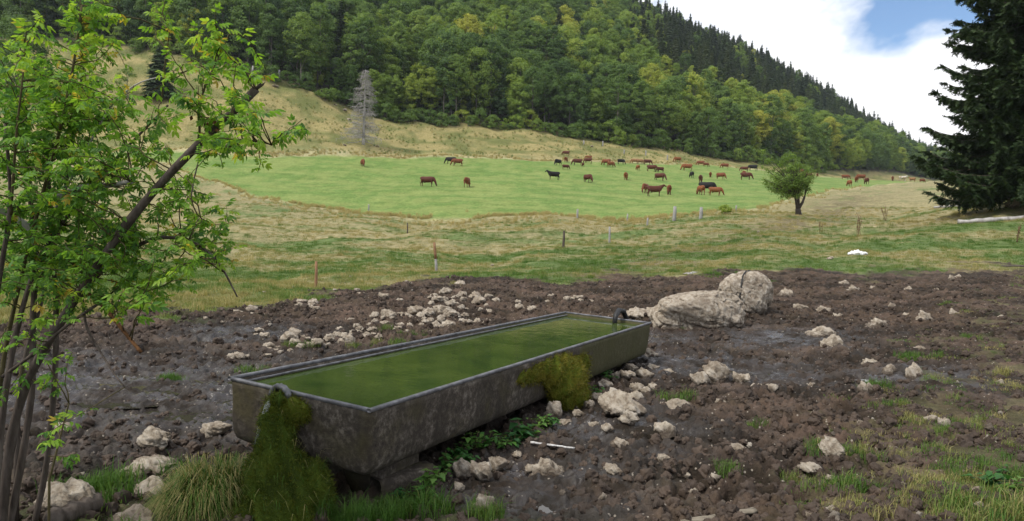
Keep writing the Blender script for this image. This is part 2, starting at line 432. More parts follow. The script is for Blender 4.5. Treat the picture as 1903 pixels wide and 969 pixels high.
def Zfull(x, y, want=False):
    x = np.asarray(x, float); y = np.asarray(y, float)
    z = Zmacro(x, y)
    a, d, mud, side, fld, hill, forest = masks(x, y)
    far = sstep(10, 60, d)
    z = z + (.05 + .5 * far) * fbm(x * (.35 - .27 * far), y * (.35 - .27 * far), 61, 3) * (.35 + .65 * (1 - fld))
    z = z + hill * (1 - forest) * .5 * fbm(x * .12, y * .3, 63, 3)
    wet = np.zeros_like(z)
    for (wx, wy, r) in WETB:
        wet = np.maximum(wet, np.exp(-(((x - wx) ** 2 + (y - wy) ** 2) / (r * r))))
    pud = np.zeros_like(z)
    for (wx, wy, rx, ry) in PUDP:
        pud = np.maximum(pud, np.exp(-(((x - wx) / rx) ** 2 + ((y - wy) / ry) ** 2) ** 1.5))
    m = np.clip(mud, 0, 1)
    near = m > .02
    mic = np.zeros_like(z)
    xs, ys = x[near], y[near]
    w1, id1 = worley(xs * 3.6 + .3 * perlin(xs * 5, ys * 5, 2), ys * 3.6 + .3 * perlin(xs * 5, ys * 5, 4), 71)
    hoof = -np.where(id1 > .35, 1 - sstep(.18, .42, w1), 0) + .45 * np.where(id1 > .35, np.exp(-((w1 - .5) / .1) ** 2), 0)
    w2, id2 = worley(xs * 13, ys * 13, 75)
    clod = (1 - sstep(.1, .65, w2)) * (.3 + id2)
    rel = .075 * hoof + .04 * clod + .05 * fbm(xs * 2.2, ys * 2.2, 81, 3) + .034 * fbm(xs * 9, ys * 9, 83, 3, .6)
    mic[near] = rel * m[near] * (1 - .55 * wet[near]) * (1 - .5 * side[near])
    z = z + mic - .035 * pud * m
    if want: return z, (a, d, mud, side, fld, hill, forest, wet, mic)
    return z
def ground(x, y): return float(Zfull(np.array([x]), np.array([y]))[0])
def hit(px, py, d0=3.2, d1=420.0):
    """first ground point seen at a photo pixel"""
    D = np.exp(np.linspace(math.log(d0), math.log(d1), 2500))
    v = unproj(px, py, 1.0)
    zg = Zmacro(v[0] * D, D)
    below = v[2] * D <= zg
    i = int(np.argmax(below)) if below.any() else len(D) - 1
    x, y = v[0] * D[i], D[i]
    return np.array([x, y, ground(x, y)])

# polar sheet, fine in front, coarse elsewhere, out to the horizon
th_f = np.radians(np.arange(-46, 46.01, .135))
th = np.concatenate([np.radians(np.linspace(-180, -46.6, 70)), th_f, np.radians(np.linspace(46.6, 180, 70))])
rr = np.concatenate([[.05, .6, 1.2, 1.8, 2.3], np.exp(np.arange(math.log(2.7), math.log(24), .0042)), np.exp(np.arange(math.log(24), math.log(300), .013)), np.exp(np.linspace(math.log(302), math.log(3000), 75))])
RR, TT = np.meshgrid(rr, th, indexing='ij')
gx, gy = RR * np.sin(TT), RR * np.cos(TT)
gz, (ga, gd, gmud, gside, gfld, ghill, gfor, gwet, gmic) = Zfull(gx.ravel(), gy.ravel(), True)
shape = gx.shape
GX, GY, GZ = gx.ravel(), gy.ravel(), gz
# base colours of the ground cover
def lerp(a, b, t): return a * (1 - t[:, None]) + b * t[:, None]
c = np.array
n1_ = fbm(GX * .11, GY * .2, 101, 4); n2_ = fbm(GX * .5, GY * .9, 103, 4); n3_ = fbm(GX * 2.5, GY * 2.5, 105, 3)
pas = lerp(np.tile(c([.11, .155, .052]), (len(GX), 1)), np.tile(c([.255, .225, .118]), (len(GX), 1)), sstep(-.5, .5, n1_ + .45 * n2_ + .25 * n3_ + .55 * sstep(30, 62, gd) - .55 * (1 - sstep(13, 26, gd))))
# trampled brown track running up the valley
xt = np.interp(GY, [14, 22, 30, 40, 60, 100, 200], [-1.0, 3.0, 7.0, 13.0, 26.0, 49, 112])
track = np.exp(-((GX - xt) / (1.2 + .035 * GY)) ** 2) * sstep(.0, .5, n2_ + .55) * sstep(12, 20, GY) * (1 - sstep(70, 130, GY))
pas = lerp(pas, np.tile(c([.11, .085, .055]), (len(GX), 1)), .6 * track)
fieldc = lerp(np.tile(c([.125, .2, .05]), (len(GX), 1)), np.tile(c([.195, .245, .075]), (len(GX), 1)), sstep(-.6, .6, n1_ + .6 * fbm(GX * .6, GY * .25, 107, 4)))
hillc = lerp(np.tile(c([.135, .145, .05]), (len(GX), 1)), np.tile(c([.27, .228, .1]), (len(GX), 1)), sstep(-.5, .5, n1_ + .7 * fbm(GX * .12, GZ * .5, 109, 4)))
strip = np.exp(-(np.log(gd / D_FAR(ga)) / .028) ** 2) * (gd > 110) + .8 * np.exp(-(np.log(gd / D_NEAR(ga)) / .025) ** 2) * (gd > 60)
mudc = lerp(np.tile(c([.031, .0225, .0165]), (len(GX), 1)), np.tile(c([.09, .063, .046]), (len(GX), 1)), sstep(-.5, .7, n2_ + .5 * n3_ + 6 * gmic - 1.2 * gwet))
colr = lerp(pas, hillc, ghill)
colr = lerp(colr, np.tile(c([.42, .37, .22]), (len(GX), 1)), np.clip(strip, 0, 1) * .8)
colr = lerp(colr, fieldc, gfld)
colr = lerp(colr, np.tile(c([.05, .045, .025]), (len(GX), 1)), gfor)
colr = lerp(colr, np.tile(c([.12, .09, .05]), (len(GX), 1)), (1 - sstep(0, .3, np.abs(gmud - .5))) * .5)
colr = lerp(colr, np.tile(c([.1, .078, .048]), (len(GX), 1)), gside * (gd < 26) * (1 - sstep(0, .06, np.log(gd / D_MUD(ga)))) * (.5 + .4 * sstep(-.4, .4, n3_)))
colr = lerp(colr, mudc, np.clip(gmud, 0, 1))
nx, ny = shape
idx = np.arange(nx * ny).reshape(nx, ny)
Q = np.stack([idx[:-1, :-1], idx[:-1, 1:], idx[1:, 1:], idx[1:, :-1]], -1).reshape(-1, 4)
VV = np.stack([GX, GY, GZ], 1)
fn = np.cross(VV[Q[:, 2]] - VV[Q[:, 0]], VV[Q[:, 3]] - VV[Q[:, 1]])
if fn[:, 2].mean() < 0: Q = Q[:, ::-1]; fn = -fn
VN = np.zeros_like(VV)
for k in range(4): np.add.at(VN, Q[:, k], fn)
VN /= np.linalg.norm(VN, axis=1)[:, None] + 1e-12
def ground_b(nt, out):
    col = attr(nt, 'cover', 'GEOMETRY', 'Color')
    mud = attr(nt, 'mud'); wet = attr(nt, 'wet'); fine = attr(nt, 'fine')
    g = nt.nodes.new('ShaderNodeNewGeometry'); pos = g.outputs['Position']
    n = noise(nt, 26, 7, .65, pos); nb = noise(nt, 3.5, 5, .6, pos); nf = noise(nt, .55, 6, .65, pos)
    k = ramp(nt, n, [(.25, (.6, .6, .6)), (.75, (1.4, 1.4, 1.4))])
    k2 = ramp(nt, nf, [(.3, (.8, .82, .76)), (.7, (1.2, 1.18, 1.25))])
    k3 = ramp(nt, nb, [(.3, (.62, .66, .58)), (.7, (1.34, 1.3, 1.3))])
    c1 = mixc(nt, 1.0, mixc(nt, 1.0, mixc(nt, 1.0, col, k, 'MULTIPLY'), k2, 'MULTIPLY'), k3, 'MULTIPLY')
    # pale grit flecks and straw in the mud
    v = N(nt, 'ShaderNodeTexVoronoi', Scale=38.0); nt.links.new(pos, v.inputs['Vector'])
    sepc = nt.nodes.new('ShaderNodeSeparateColor'); nt.links.new(v.outputs['Color'], sepc.inputs[0])
    fleck = mth(nt, 'MULTIPLY', mth(nt, 'LESS_THAN', v.outputs['Distance'], .3), mth(nt, 'GREATER_THAN', sepc.outputs[0], .93))
    fleck = mth(nt, 'MULTIPLY', fleck, mud)
    c1 = mixc(nt, fleck, c1, (.3, .26, .21))
    wn_ = noise(nt, 2.6, 4, .6, pos)
    wf = mth(nt, 'MULTIPLY', wet, ramp(nt, wn_, [(.36, (0, 0, 0)), (.6, (1, 1, 1))]))
    wf = mth(nt, 'MULTIPLY', wf, mud)
    c1 = mixc(nt, mth(nt, 'MULTIPLY', wf, .45), c1, (.03, .026, .025))
    rgh = mth(nt, 'SUBTRACT', mth(nt, 'SUBTRACT', .93, mth(nt, 'MULTIPLY', mud, .22)), mth(nt, 'MULTIPLY', wf, .6))
    h = mth(nt, 'ADD', n, mth(nt, 'MULTIPLY', noise(nt, 90, 5, .65, pos), .4))
    b = N(nt, 'ShaderNodeBump', Strength=.7); nt.links.new(mth(nt, 'SUBTRACT', .7, mth(nt, 'MULTIPLY', wf, .5)), b.inputs['Strength'])
    nt.links.new(h, b.inputs['Height']); nt.links.new(mth(nt, 'MULTIPLY', fine, .05), b.inputs['Distance'])
    principled(nt, out, c1, rgh, b.outputs[0], mth(nt, 'ADD', .12, mth(nt, 'MULTIPLY', wf, .5)))
M['ground'] = mat('ground cover', ground_b)
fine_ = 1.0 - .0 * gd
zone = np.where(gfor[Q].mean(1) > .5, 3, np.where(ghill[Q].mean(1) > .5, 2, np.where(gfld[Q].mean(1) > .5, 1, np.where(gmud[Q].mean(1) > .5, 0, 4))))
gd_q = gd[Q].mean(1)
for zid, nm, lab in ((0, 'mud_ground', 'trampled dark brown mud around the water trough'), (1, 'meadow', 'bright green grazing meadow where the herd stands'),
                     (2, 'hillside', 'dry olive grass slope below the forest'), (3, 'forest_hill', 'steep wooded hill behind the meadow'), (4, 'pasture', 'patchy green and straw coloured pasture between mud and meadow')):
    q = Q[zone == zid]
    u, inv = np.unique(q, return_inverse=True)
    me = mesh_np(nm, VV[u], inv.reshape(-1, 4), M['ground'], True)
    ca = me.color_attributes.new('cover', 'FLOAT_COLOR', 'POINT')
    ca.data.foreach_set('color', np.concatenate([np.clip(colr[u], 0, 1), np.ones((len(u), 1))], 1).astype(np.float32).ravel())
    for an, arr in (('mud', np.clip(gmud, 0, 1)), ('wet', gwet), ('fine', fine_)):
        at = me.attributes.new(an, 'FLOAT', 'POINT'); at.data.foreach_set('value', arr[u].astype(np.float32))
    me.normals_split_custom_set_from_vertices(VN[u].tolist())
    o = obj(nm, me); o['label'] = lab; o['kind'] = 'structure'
# puddles
def water_b(nt, out):
    n = noise(nt, 9, 3, .5)
    principled(nt, out, (.035, .03, .024), .06, bump(nt, n, .05, .01), .5)
M['puddle'] = mat('muddy water', water_b)
for (wx, wy, rx, ry) in PUDP:
    k = 28; an = np.linspace(0, 2 * math.pi, k, endpoint=False)
    rad = 1.15 + .25 * perlin(np.cos(an) * 1.7 + wx, np.sin(an) * 1.7 + wy, 5)
    zz = float(np.percentile(Zfull(wx + rx * .7 * np.cos(an), wy + ry * .7 * np.sin(an)), 36))
    V = np.concatenate([np.stack([rx * rad * np.cos(an), ry * rad * np.sin(an), 0 * an], 1), [[0, 0, 0]]])
    Fq = [(k, j, (j + 1) % k) for j in range(k)]
    o = obj('puddle', mesh_np('puddle', V, Fq, M['puddle']), None, (wx, wy, zz))
    o['kind'] = 'structure'; o['label'] = 'shallow muddy puddle in the trampled ground'

# ------------------------------------------------------------------ scatter (only for uncountable stuff)
def scatter(name, P, rot, scl, pick, tint, protos, label):
    pc = bpy.data.collections.new(name + ' forms')
    for i, me in enumerate(protos):
        pc.objects.link(bpy.data.objects.new('%s form %02d' % (name, i), me))
    me = bpy.data.meshes.new(name)
    P = np.asarray(P, np.float32)
    me.vertices.add(len(P)); me.vertices.foreach_set('co', P.ravel())
    rot = np.asarray(rot, np.float32)
    if rot.ndim == 1: rot = np.stack([0 * rot, 0 * rot, rot], 1)
    a = me.attributes.new('rot', 'FLOAT_VECTOR', 'POINT'); a.data.foreach_set('vector', rot.astype(np.float32).ravel())
    a = me.attributes.new('scl', 'FLOAT', 'POINT'); a.data.foreach_set('value', np.asarray(scl, np.float32))
    a = me.attributes.new('tint', 'FLOAT', 'POINT'); a.data.foreach_set('value', np.asarray(tint, np.float32))
    a = me.attributes.new('pick', 'INT', 'POINT'); a.data.foreach_set('value', np.asarray(pick, np.int32))
    o = obj(name, me)
    ng = bpy.data.node_groups.new(name + ' scatter', 'GeometryNodeTree')
    ng.interface.new_socket('Geometry', in_out='INPUT', socket_type='NodeSocketGeometry')
    ng.interface.new_socket('Geometry', in_out='OUTPUT', socket_type='NodeSocketGeometry')
    nn, ll = ng.nodes, ng.links
    gi, go = nn.new('NodeGroupInput'), nn.new('NodeGroupOutput')
    ci = nn.new('GeometryNodeCollectionInfo'); ci.inputs['Collection'].default_value = pc
    ci.inputs['Separate Children'].default_value = True; ci.inputs['Reset Children'].default_value = True
    ip = nn.new('GeometryNodeInstanceOnPoints'); ip.inputs['Pick Instance'].default_value = True
    def na(n, t):
        x = nn.new('GeometryNodeInputNamedAttribute'); x.data_type = t; x.inputs['Name'].default_value = n
        return x.outputs['Attribute']
    er = nn.new('FunctionNodeEulerToRotation')
    ll.new(na('rot', 'FLOAT_VECTOR'), er.inputs[0])
    ll.new(gi.outputs[0], ip.inputs['Points']); ll.new(ci.outputs[0], ip.inputs['Instance'])
    ll.new(na('pick', 'INT'), ip.inputs['Instance Index']); ll.new(er.outputs[0], ip.inputs['Rotation'])
    ll.new(na('scl', 'FLOAT'), ip.inputs['Scale'])
    ll.new(ip.outputs[0], go.inputs[0])
    md = o.modifiers.new('scatter', 'NODES'); md.node_group = ng
    o['kind'] = 'stuff'; o['label'] = label
    return o
def unit(v): return v / (np.linalg.norm(v, axis=-1, keepdims=True) + 1e-9)
def leafq(Cn, Nn, size, rng, asp=.6):
    n = len(Cn)
    u = unit(np.cross(Nn, rng.normal(size=(n, 3)))); v = np.cross(Nn, u)
    s = (size * rng.uniform(.65, 1.35, n))[:, None]
    V = np.stack([Cn - u * s * .5, Cn + v * s * asp * .5, Cn + u * s * .5, Cn - v * s * asp * .5], 1).reshape(-1, 3)
    return V, np.arange(n * 4).reshape(-1, 4)
def broadleaf(seed, H, R, base, ncl=80, per=60, leaf=.5, clr=1.25, top=.42):
    rng = np.random.default_rng(seed)
    h = base + (H - base) * rng.beta(1.25, 1.1, ncl)
    hm = base + (H - base) * top
    prof = np.where(h > hm, np.sqrt(np.clip(1 - ((h - hm) / (H - hm)) ** 2, 0, 1)), np.sqrt(np.clip(1 - ((hm - h) / (hm - base + .6)) ** 2, 0.05, 1)))
    an = rng.uniform(0, 2 * math.pi, ncl)
    lob = 1 + .22 * np.sin(an * 2 + seed) + .16 * np.sin(an * 3 + 2.1 * seed + h * .4)
    rad = R * prof * lob * rng.uniform(.45, 1.0, ncl) ** .7
    Cc = np.stack([rad * np.cos(an), rad * np.sin(an), h], 1)
    cr_ = clr * rng.uniform(.55, 1.25, ncl) * R / 4.5
    d = unit(rng.normal(size=(ncl, per, 3))); rr_ = rng.uniform(.25, 1, (ncl, per, 1)) ** .6
    off = d * rr_ * cr_[:, None, None] * np.array([1.15, 1.15, .7])
    P = (Cc[:, None] + off).reshape(-1, 3)
    outw = unit(Cc * [1, 1, 0] + [0, 0, 1e-3])[:, None] * .5
    Nn = unit((d * .7 + outw + np.array([0, 0, .55]) + rng.normal(size=d.shape) * .35).reshape(-1, 3))
    return leafq(P, Nn, leaf, rng), Cc
def trunk_geo(seed, H, r0, Cc, nl=7, lean=.02, k=7):
    rng = np.random.default_rng(seed + 500)
    g = Geo()
    hh = np.linspace(-.5, H * .88, 9)
    P = np.stack([lean * H * np.sin(hh / H * 2.5 + seed) * .5, lean * H * np.cos(hh / H * 2 + seed) * .5 - lean * H * .25, hh], 1)
    g.tube(P, r0 * np.clip(1 - hh / (H * .95), .08, 1.15) ** .8 * np.where(hh < .3, 1.35, 1), k)
    sel = rng.choice(len(Cc), min(nl, len(Cc)), replace=False)
    for i in sel:
        e = Cc[i]; s_h = max(.12 * H, e[2] - np.hypot(e[0], e[1]) * 1.1 - .4)
        s = np.array([np.interp(s_h, hh, P[:, 0]), np.interp(s_h, hh, P[:, 1]), s_h])
        t = np.linspace(0, 1, 5)[:, None]
        L = s * (1 - t) + e * t + np.array([0, 0, .12]) * np.sin(t * 3.14) * np.linalg.norm(e - s)
        g.tube(L, r0 * .38 * (1 - .8 * t[:, 0]), 5)
    return g
def conifer_geo(seed, H, R, per=8, lay=42, dead=False):
    rng = np.random.default_rng(seed)
    V, Qd = [], []
    for i in range(lay):
        f = (i + rng.uniform(0, .6)) / lay
        h = H * (.07 + .92 * f)
        rl = R * (1 - f) ** .62 * rng.uniform(.75, 1.15) + .2
        for j in range(per):
            an = rng.uniform(0, 6.283)
            L = rl * rng.uniform(.6, 1.12)
            dr = np.array([math.cos(an), math.sin(an), 0]); sd = np.array([-dr[1], dr[0], 0])
            droop = rng.uniform(.18, .5) * L
            w = .24 * L + .22
            ts = (0, .4, .75, 1.0); ws = (.45, 1.0, .75, .06)
            pts = []
            for t, ww in zip(ts, ws):
                p = dr * L * t + np.array([0, 0, h - droop * t ** 1.3 + .12 * L * max(0, t - .7)])
                jit = rng.uniform(.7, 1.3)
                pts += [p + sd * w * ww * jit + [0, 0, -.18 * w * ww], p + [0, 0, .12 * w * ww], p - sd * w * ww * jit + [0, 0, -.18 * w * ww]]
            b = len(V); V += pts
            for s in range(3):
                a0 = b + s * 3
                Qd += [(a0, a0 + 1, a0 + 4, a0 + 3), (a0 + 1, a0 + 2, a0 + 5, a0 + 4)]
            for s in range(4):      # hanging twigs break the outline
                t = rng.uniform(.35, 1); sg = rng.choice([-1, 1])
                p = dr * L * t + sd * sg * w * rng.uniform(.2, 1) + np.array([0, 0, h - droop * t ** 1.3])
                e = p + dr * rng.uniform(.1, .5) * w + sd * sg * rng.uniform(.1, .6) * w + [0, 0, -rng.uniform(.1, .6) * w]
                q = sd * .12 * w
                b = len(V); V += [p - q, p + q, e + q * .3, e - q * .3]; Qd.append((b, b + 1, b + 2, b + 3))
    return np.array(V), np.array(Qd)

# ------------------------------------------------------------------ forest
BL, BT, CN, CT, BS = [], [], [], [], []
for i, (H, R, b) in enumerate(((21, 4.6, 2.0), (18, 4.9, 1.2), (24, 4.4, 4.5), (19, 5.4, 1.5), (16, 3.8, .8), (22, 5.0, 7.5), (20, 3.9, 2.4))):
    (v, q), cc = broadleaf(11 + i, H, R, b, 95, 62, .56, 1.2, .4 + .06 * (i % 3))
    BL.append(mesh_np('broadleaf_crown', v, q, M['broadleaf'])); BT.append(trunk_geo(11 + i, H, .26, cc).mesh('broadleaf_trunk', M['farbark'], True))
for i, (H, R) in enumerate(((22, 3.9), (18, 3.7), (25, 4.1), (14, 3.2))):
    v, q = conifer_geo(31 + i, H, R)
    CN.append(mesh_np('conifer_crown', v, q, M['conifer']))
    g = Geo(); g.tube([(0, 0, -.5), (0, 0, .3), (0, 0, H * .5), (0, 0, H * .97)], [.36, .28, .17, .03], 7); CT.append(g.mesh('conifer_trunk', M['bark'], True))
for i, (H, R) in enumerate(((3.6, 2.2), (2.6, 1.9), (4.6, 2.4))):
    (v, q), cc = broadleaf(41 + i, H, R, .15, 34, 50, .34, 1.5)
    BS.append((mesh_np('bush_crown', v, q, M['broadleaf']), trunk_geo(41 + i, H * .9, .07, cc, 9).mesh('bush_stem', M['bark'], True)))
fp = []
rngf = np.random.default_rng(5)
for d in np.arange(150, 1000, 4.0):
    W = .98 * d; n = int(2 * W / 4.4)
    xs = np.linspace(-W, W, n) + rngf.uniform(-2.3, 2.3, n); ys = d + rngf.uniform(-2.2, 2.2, n)
    fp.append(np.stack([xs, ys], 1))
fp = np.concatenate(fp)
fa, fd, _ = polar(fp[:, 0], fp[:, 1])
edge = D_FOR(fa)
keep = (fd > edge + 1.5 + 3 * fbm(fp[:, 0] * .06, fp[:, 1] * .06, 131, 2)) & (fd < D_RIDGE(fa) + 25) & (fa < .70)
keep &= ~((fd > edge + 120) & (rngf.uniform(size=len(fp)) < .12))
fp, fa, fd, edge = fp[keep], fa[keep], fd[keep], edge[keep]
fz = Zfull(fp[:, 0], fp[:, 1])
up = (fd - edge) / (D_RIDGE(fa) - edge)                     # 0 at the forest edge, 1 on the ridge
fpx = fa * F + CX
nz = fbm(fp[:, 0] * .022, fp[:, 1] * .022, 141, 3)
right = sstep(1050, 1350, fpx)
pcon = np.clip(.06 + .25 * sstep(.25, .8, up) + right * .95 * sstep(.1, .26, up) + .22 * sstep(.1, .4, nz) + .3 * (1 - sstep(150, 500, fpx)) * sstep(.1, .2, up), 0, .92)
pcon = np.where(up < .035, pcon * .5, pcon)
pcon = np.maximum(pcon, .76 * right * sstep(.12, .26, up + .1 * nz))  # dark conifers high on the right also put cloud shade into the colour
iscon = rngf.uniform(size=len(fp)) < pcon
ftint = np.clip(.39 + .26 * nz + rngf.normal(size=len(fp)) * .19 + .3 * np.exp(-((fpx - 1370) / 160) ** 2) * (1 - sstep(.3, .5, up)) - .1 * (1 - sstep(300, 700, fpx)), .02, .98)  # yellower trees at centre-right also put the sunlit patch into the tint
fscl = rngf.uniform(.55, .98, len(fp)) * np.where(iscon, .92, 1.0) * (1 - .18 * sstep(.6, 1, up))
fscl *= np.where(iscon, rngf.uniform(.75, 1.15, len(fp)), 1)
fscl *= np.where(iscon, 1 - .16 * right * sstep(.3, .8, up), 1 - .3 * right * sstep(.12, .3, up))
fscl *= np.where(up < .02, rngf.uniform(.55, .95, len(fp)), 1)
fpick = np.where(iscon, rngf.integers(0, 4, len(fp)), rngf.integers(0, 7, len(fp)))
frot = rngf.uniform(0, 6.283, len(fp))
inview = (np.abs(fa) < .76)
order = np.argsort(np.where(inview, fd / fscl * (1 + .8 * up), 1e9))
own = np.zeros(len(fp), bool)
nb_, nc_ = 0, 0
for i in order:
    if iscon[i] and nc_ < 70: own[i] = True; nc_ += 1
    elif not iscon[i] and nb_ < 210: own[i] = True; nb_ += 1
    if nb_ >= 210 and nc_ >= 70: break
def tint_word(t):
    return 'dark green' if t < .3 else ('mid green' if t < .52 else 'yellowish green')
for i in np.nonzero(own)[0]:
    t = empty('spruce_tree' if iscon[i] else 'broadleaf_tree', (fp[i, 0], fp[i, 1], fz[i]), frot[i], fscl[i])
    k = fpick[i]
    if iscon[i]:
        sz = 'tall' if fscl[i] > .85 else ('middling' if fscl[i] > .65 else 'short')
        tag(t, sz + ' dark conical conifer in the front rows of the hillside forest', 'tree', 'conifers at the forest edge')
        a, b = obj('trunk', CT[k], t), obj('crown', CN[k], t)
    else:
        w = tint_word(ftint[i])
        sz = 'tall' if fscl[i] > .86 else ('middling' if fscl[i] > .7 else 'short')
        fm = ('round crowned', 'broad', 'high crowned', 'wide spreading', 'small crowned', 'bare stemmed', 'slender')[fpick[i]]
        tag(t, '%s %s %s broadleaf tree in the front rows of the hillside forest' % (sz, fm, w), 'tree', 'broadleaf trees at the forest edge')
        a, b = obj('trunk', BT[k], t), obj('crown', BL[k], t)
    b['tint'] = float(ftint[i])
rest = ~own
rp = np.concatenate([fp, fz[:, None]], 1)[rest]
nB = len(BL)
# crowns and stems of the far wood, one mass
def joined(crown, stem):
    me = crown.copy()
    return me
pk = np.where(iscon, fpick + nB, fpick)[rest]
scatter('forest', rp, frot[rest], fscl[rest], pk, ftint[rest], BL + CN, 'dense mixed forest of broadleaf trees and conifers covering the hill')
# bushes along the forest edge
def place_tree(name, label, cat, me_parts, loc, rz, s, tint, group=None):
    t = empty(name, loc, rz, s); tag(t, label, cat, group)
    for nm, me in me_parts:
        o = obj(nm, me, t)
        if nm in ('crown', 'foliage'): o['tint'] = tint
    return t
rb = np.random.default_rng(77)
for px in np.concatenate([np.linspace(120, 700, 34), np.linspace(710, 1060, 30), np.linspace(1060, 1540, 38)]):
    px = px + rb.uniform(-7, 7); a = (px - CX) / F
    d = float(D_FOR(a)) + rb.uniform(-3.5, 1.5)
    x, y = a * d, d; k = rb.integers(0, 3); s = rb.uniform(.55, 1.05) * (1.25 if px > 1060 else 1)
    tn = float(np.clip(rb.normal(.4, .14), .1, .8))
    w = tint_word(tn)
    place_tree('bush', '%s %s bush along the foot of the forest' % (('rounded', 'low spreading', 'tall')[k], w), 'bush', (('foliage', BS[k][0]), ('stem', BS[k][1])), (x, y, ground(x, y)), rb.uniform(0, 6), s, tn, w + ' bushes below the forest')
# single trees on the slope
def at(px, py, d0=3.2, d1=420): return hit(px, py, d0, d1)
def px_h(p, h): return h / F * p[1]
p = unproj(35, 150, 150); p[2] = ground(p[0], p[1])
(v, q), cc = broadleaf(91, 17, 6.0, .6, 150, 75, .42, 1.15)
place_tree('broadleaf_tree', 'large dark broadleaf tree standing alone on the slope behind the leafy shrub', 'tree', (('crown', mesh_np('crown', v, q, M['broadleaf'])), ('trunk', trunk_geo(91, 17, .4, cc).mesh('trunk', M['bark'], True))), p, 0, 1.0, .2)
p = at(298, 180, 120)
v, q = conifer_geo(93, 11.2, 4.0, 14, 42)
g = Geo(); g.tube([(0, 0, -.5), (0, 0, 4), (0, 0, 10.8)], [.3, .2, .03], 7)
place_tree('spruce_tree', 'small dark conical conifer standing alone on the dry slope', 'tree', (('crown', mesh_np('crown', v, q, M['conifer'])), ('trunk', g.mesh('trunk', M['bark'], True))), p, .4, 1.0, .5)
p = at(236, 186, 120)
(v, q), cc = broadleaf(95, 6.2, 2.4, 1.0, 30, 40, .3, 1.4)
place_tree('broadleaf_tree', 'thin pale broadleaf sapling beside the small lone conifer', 'tree', (('crown', mesh_np('crown', v, q, M['broadleaf'])), ('trunk', trunk_geo(95, 6.2, .1, cc).mesh('trunk', M['farbark'], True))), p, .4, 1.0, .42)
# dead grey conifer
p = at(675, 274, 100)
Hd = px_h(p, 137); rg = np.random.default_rng(97)
t = empty('dead_tree', p); tag(t, 'bare grey dead conifer standing on the dry slope', 'tree')
g = Geo(); g.tube([(0, 0, -.5), (.02, 0, .4), (.1, 0, Hd * .5), (.15, 0, Hd)], [.42, .33, .2, .03], 8)
obj('trunk', g.mesh('trunk', M['deadwood'], True), t)
g = Geo()
for i in range(330):
    f = rg.uniform(.04, .99); h = Hd * f
    L = (4.3 * (1 - f) ** .6 + .3) * rg.uniform(.5, 1.1) * (1.25 if f < .18 else 1); an = rg.uniform(0, 6.283)
    dr = np.array([math.cos(an), math.sin(an), 0]); tt = np.linspace(0, 1, 5)[:, None]
    P = np.array([.1 * f, 0, h]) + dr * L * tt + np.array([0, 0, 1]) * (-.32 * L * tt ** 1.2 + .22 * L * tt ** 3)
    g.tube(P, .045 * (1 - .75 * tt[:, 0]), 4)
    for k in range(7):
        u = rg.uniform(.3, 1); s = P[0] * (1 - u) + P[-1] * u + [0, 0, -.03 * L]
        e = s + dr * rg.uniform(.1, .5) + rg.normal(size=3) * .28 - [0, 0, rg.uniform(.1, .55)]
        g.tube([s, (s + e) / 2 + [0, 0, .05], e], [.024, .02, .012], 4)
obj('branches', g.mesh('branches', M['deadwood']), t)

# ------------------------------------------------------------------ hawthorn in the pasture
p = at(1484, 401, 45, 90)
s_ = px_h(p, 1)
t = empty('hawthorn_tree', p); tag(t, 'small round hawthorn with a forked trunk standing alone in the pasture', 'tree')
rg = np.random.default_rng(201)
g = Geo()
tips = []
# crown leans to the left of the trunk (photo: 1418..1508 wide, 297..372 high)
for i in range(190):
    an = rg.uniform(0, 6.283); cz = rg.uniform(-1, 1); rr_ = rg.uniform(.35, 1) ** .55
    sx = math.sqrt(1 - cz * cz)
    q = np.array([sx * math.cos(an) * 43, sx * math.sin(an) * 40, cz * (37 if cz > 0 else 31)]) * rr_
    q = q + [-20, 0, 66]
    q[2] += -.12 * q[0] * (q[0] > -10) * 0
    if q[0] > 5 and q[2] < 48: continue
    tips.append(q * s_ * (1 + .1 * rg.normal()))
tips = np.array(tips)
fk = [np.array([-7, 2, 34]) * s_, np.array([9, -2, 36]) * s_, np.array([-1, 3, 40]) * s_]
g.tube([(0, 0, -.3), (-.03, 0, .25), np.array([-2, 0, 13]) * s_], [.36, .26, .22], 9)
tg = g.mesh('trunk', M['bark'], True)
obj('trunk', tg, t)
g = Geo()
for b in fk:
    g.tube([np.array([-2, 0, 11]) * s_, b * .6 + [0, 0, .1], b], [.17, .12, .09], 7)
for q in tips:
    b = min(fk, key=lambda f: np.linalg.norm(f - q))
    tt = np.linspace(0, 1, 5)[:, None]
    g.tube(b * (1 - tt) + q * tt + np.array([0, 0, .15]) * np.sin(3.14 * tt), .05 * (1 - .8 * tt[:, 0]), 4)
obj('limbs', g.mesh('limbs', M['bark'], True), t)
per = 70
d_ = unit(rg.normal(size=(len(tips), per, 3))); P = tips[:, None] + d_ * rg.uniform(.1, .5, (len(tips), per, 1)) * [1.1, 1.1, .75]
v, q = leafq(P.reshape(-1, 3), unit((d_ + [0, 0, .6]).reshape(-1, 3)), .12, rg)
cw = obj('crown', mesh_np('crown', v, q, M['broadleaf']), t); cw['tint'] = .52

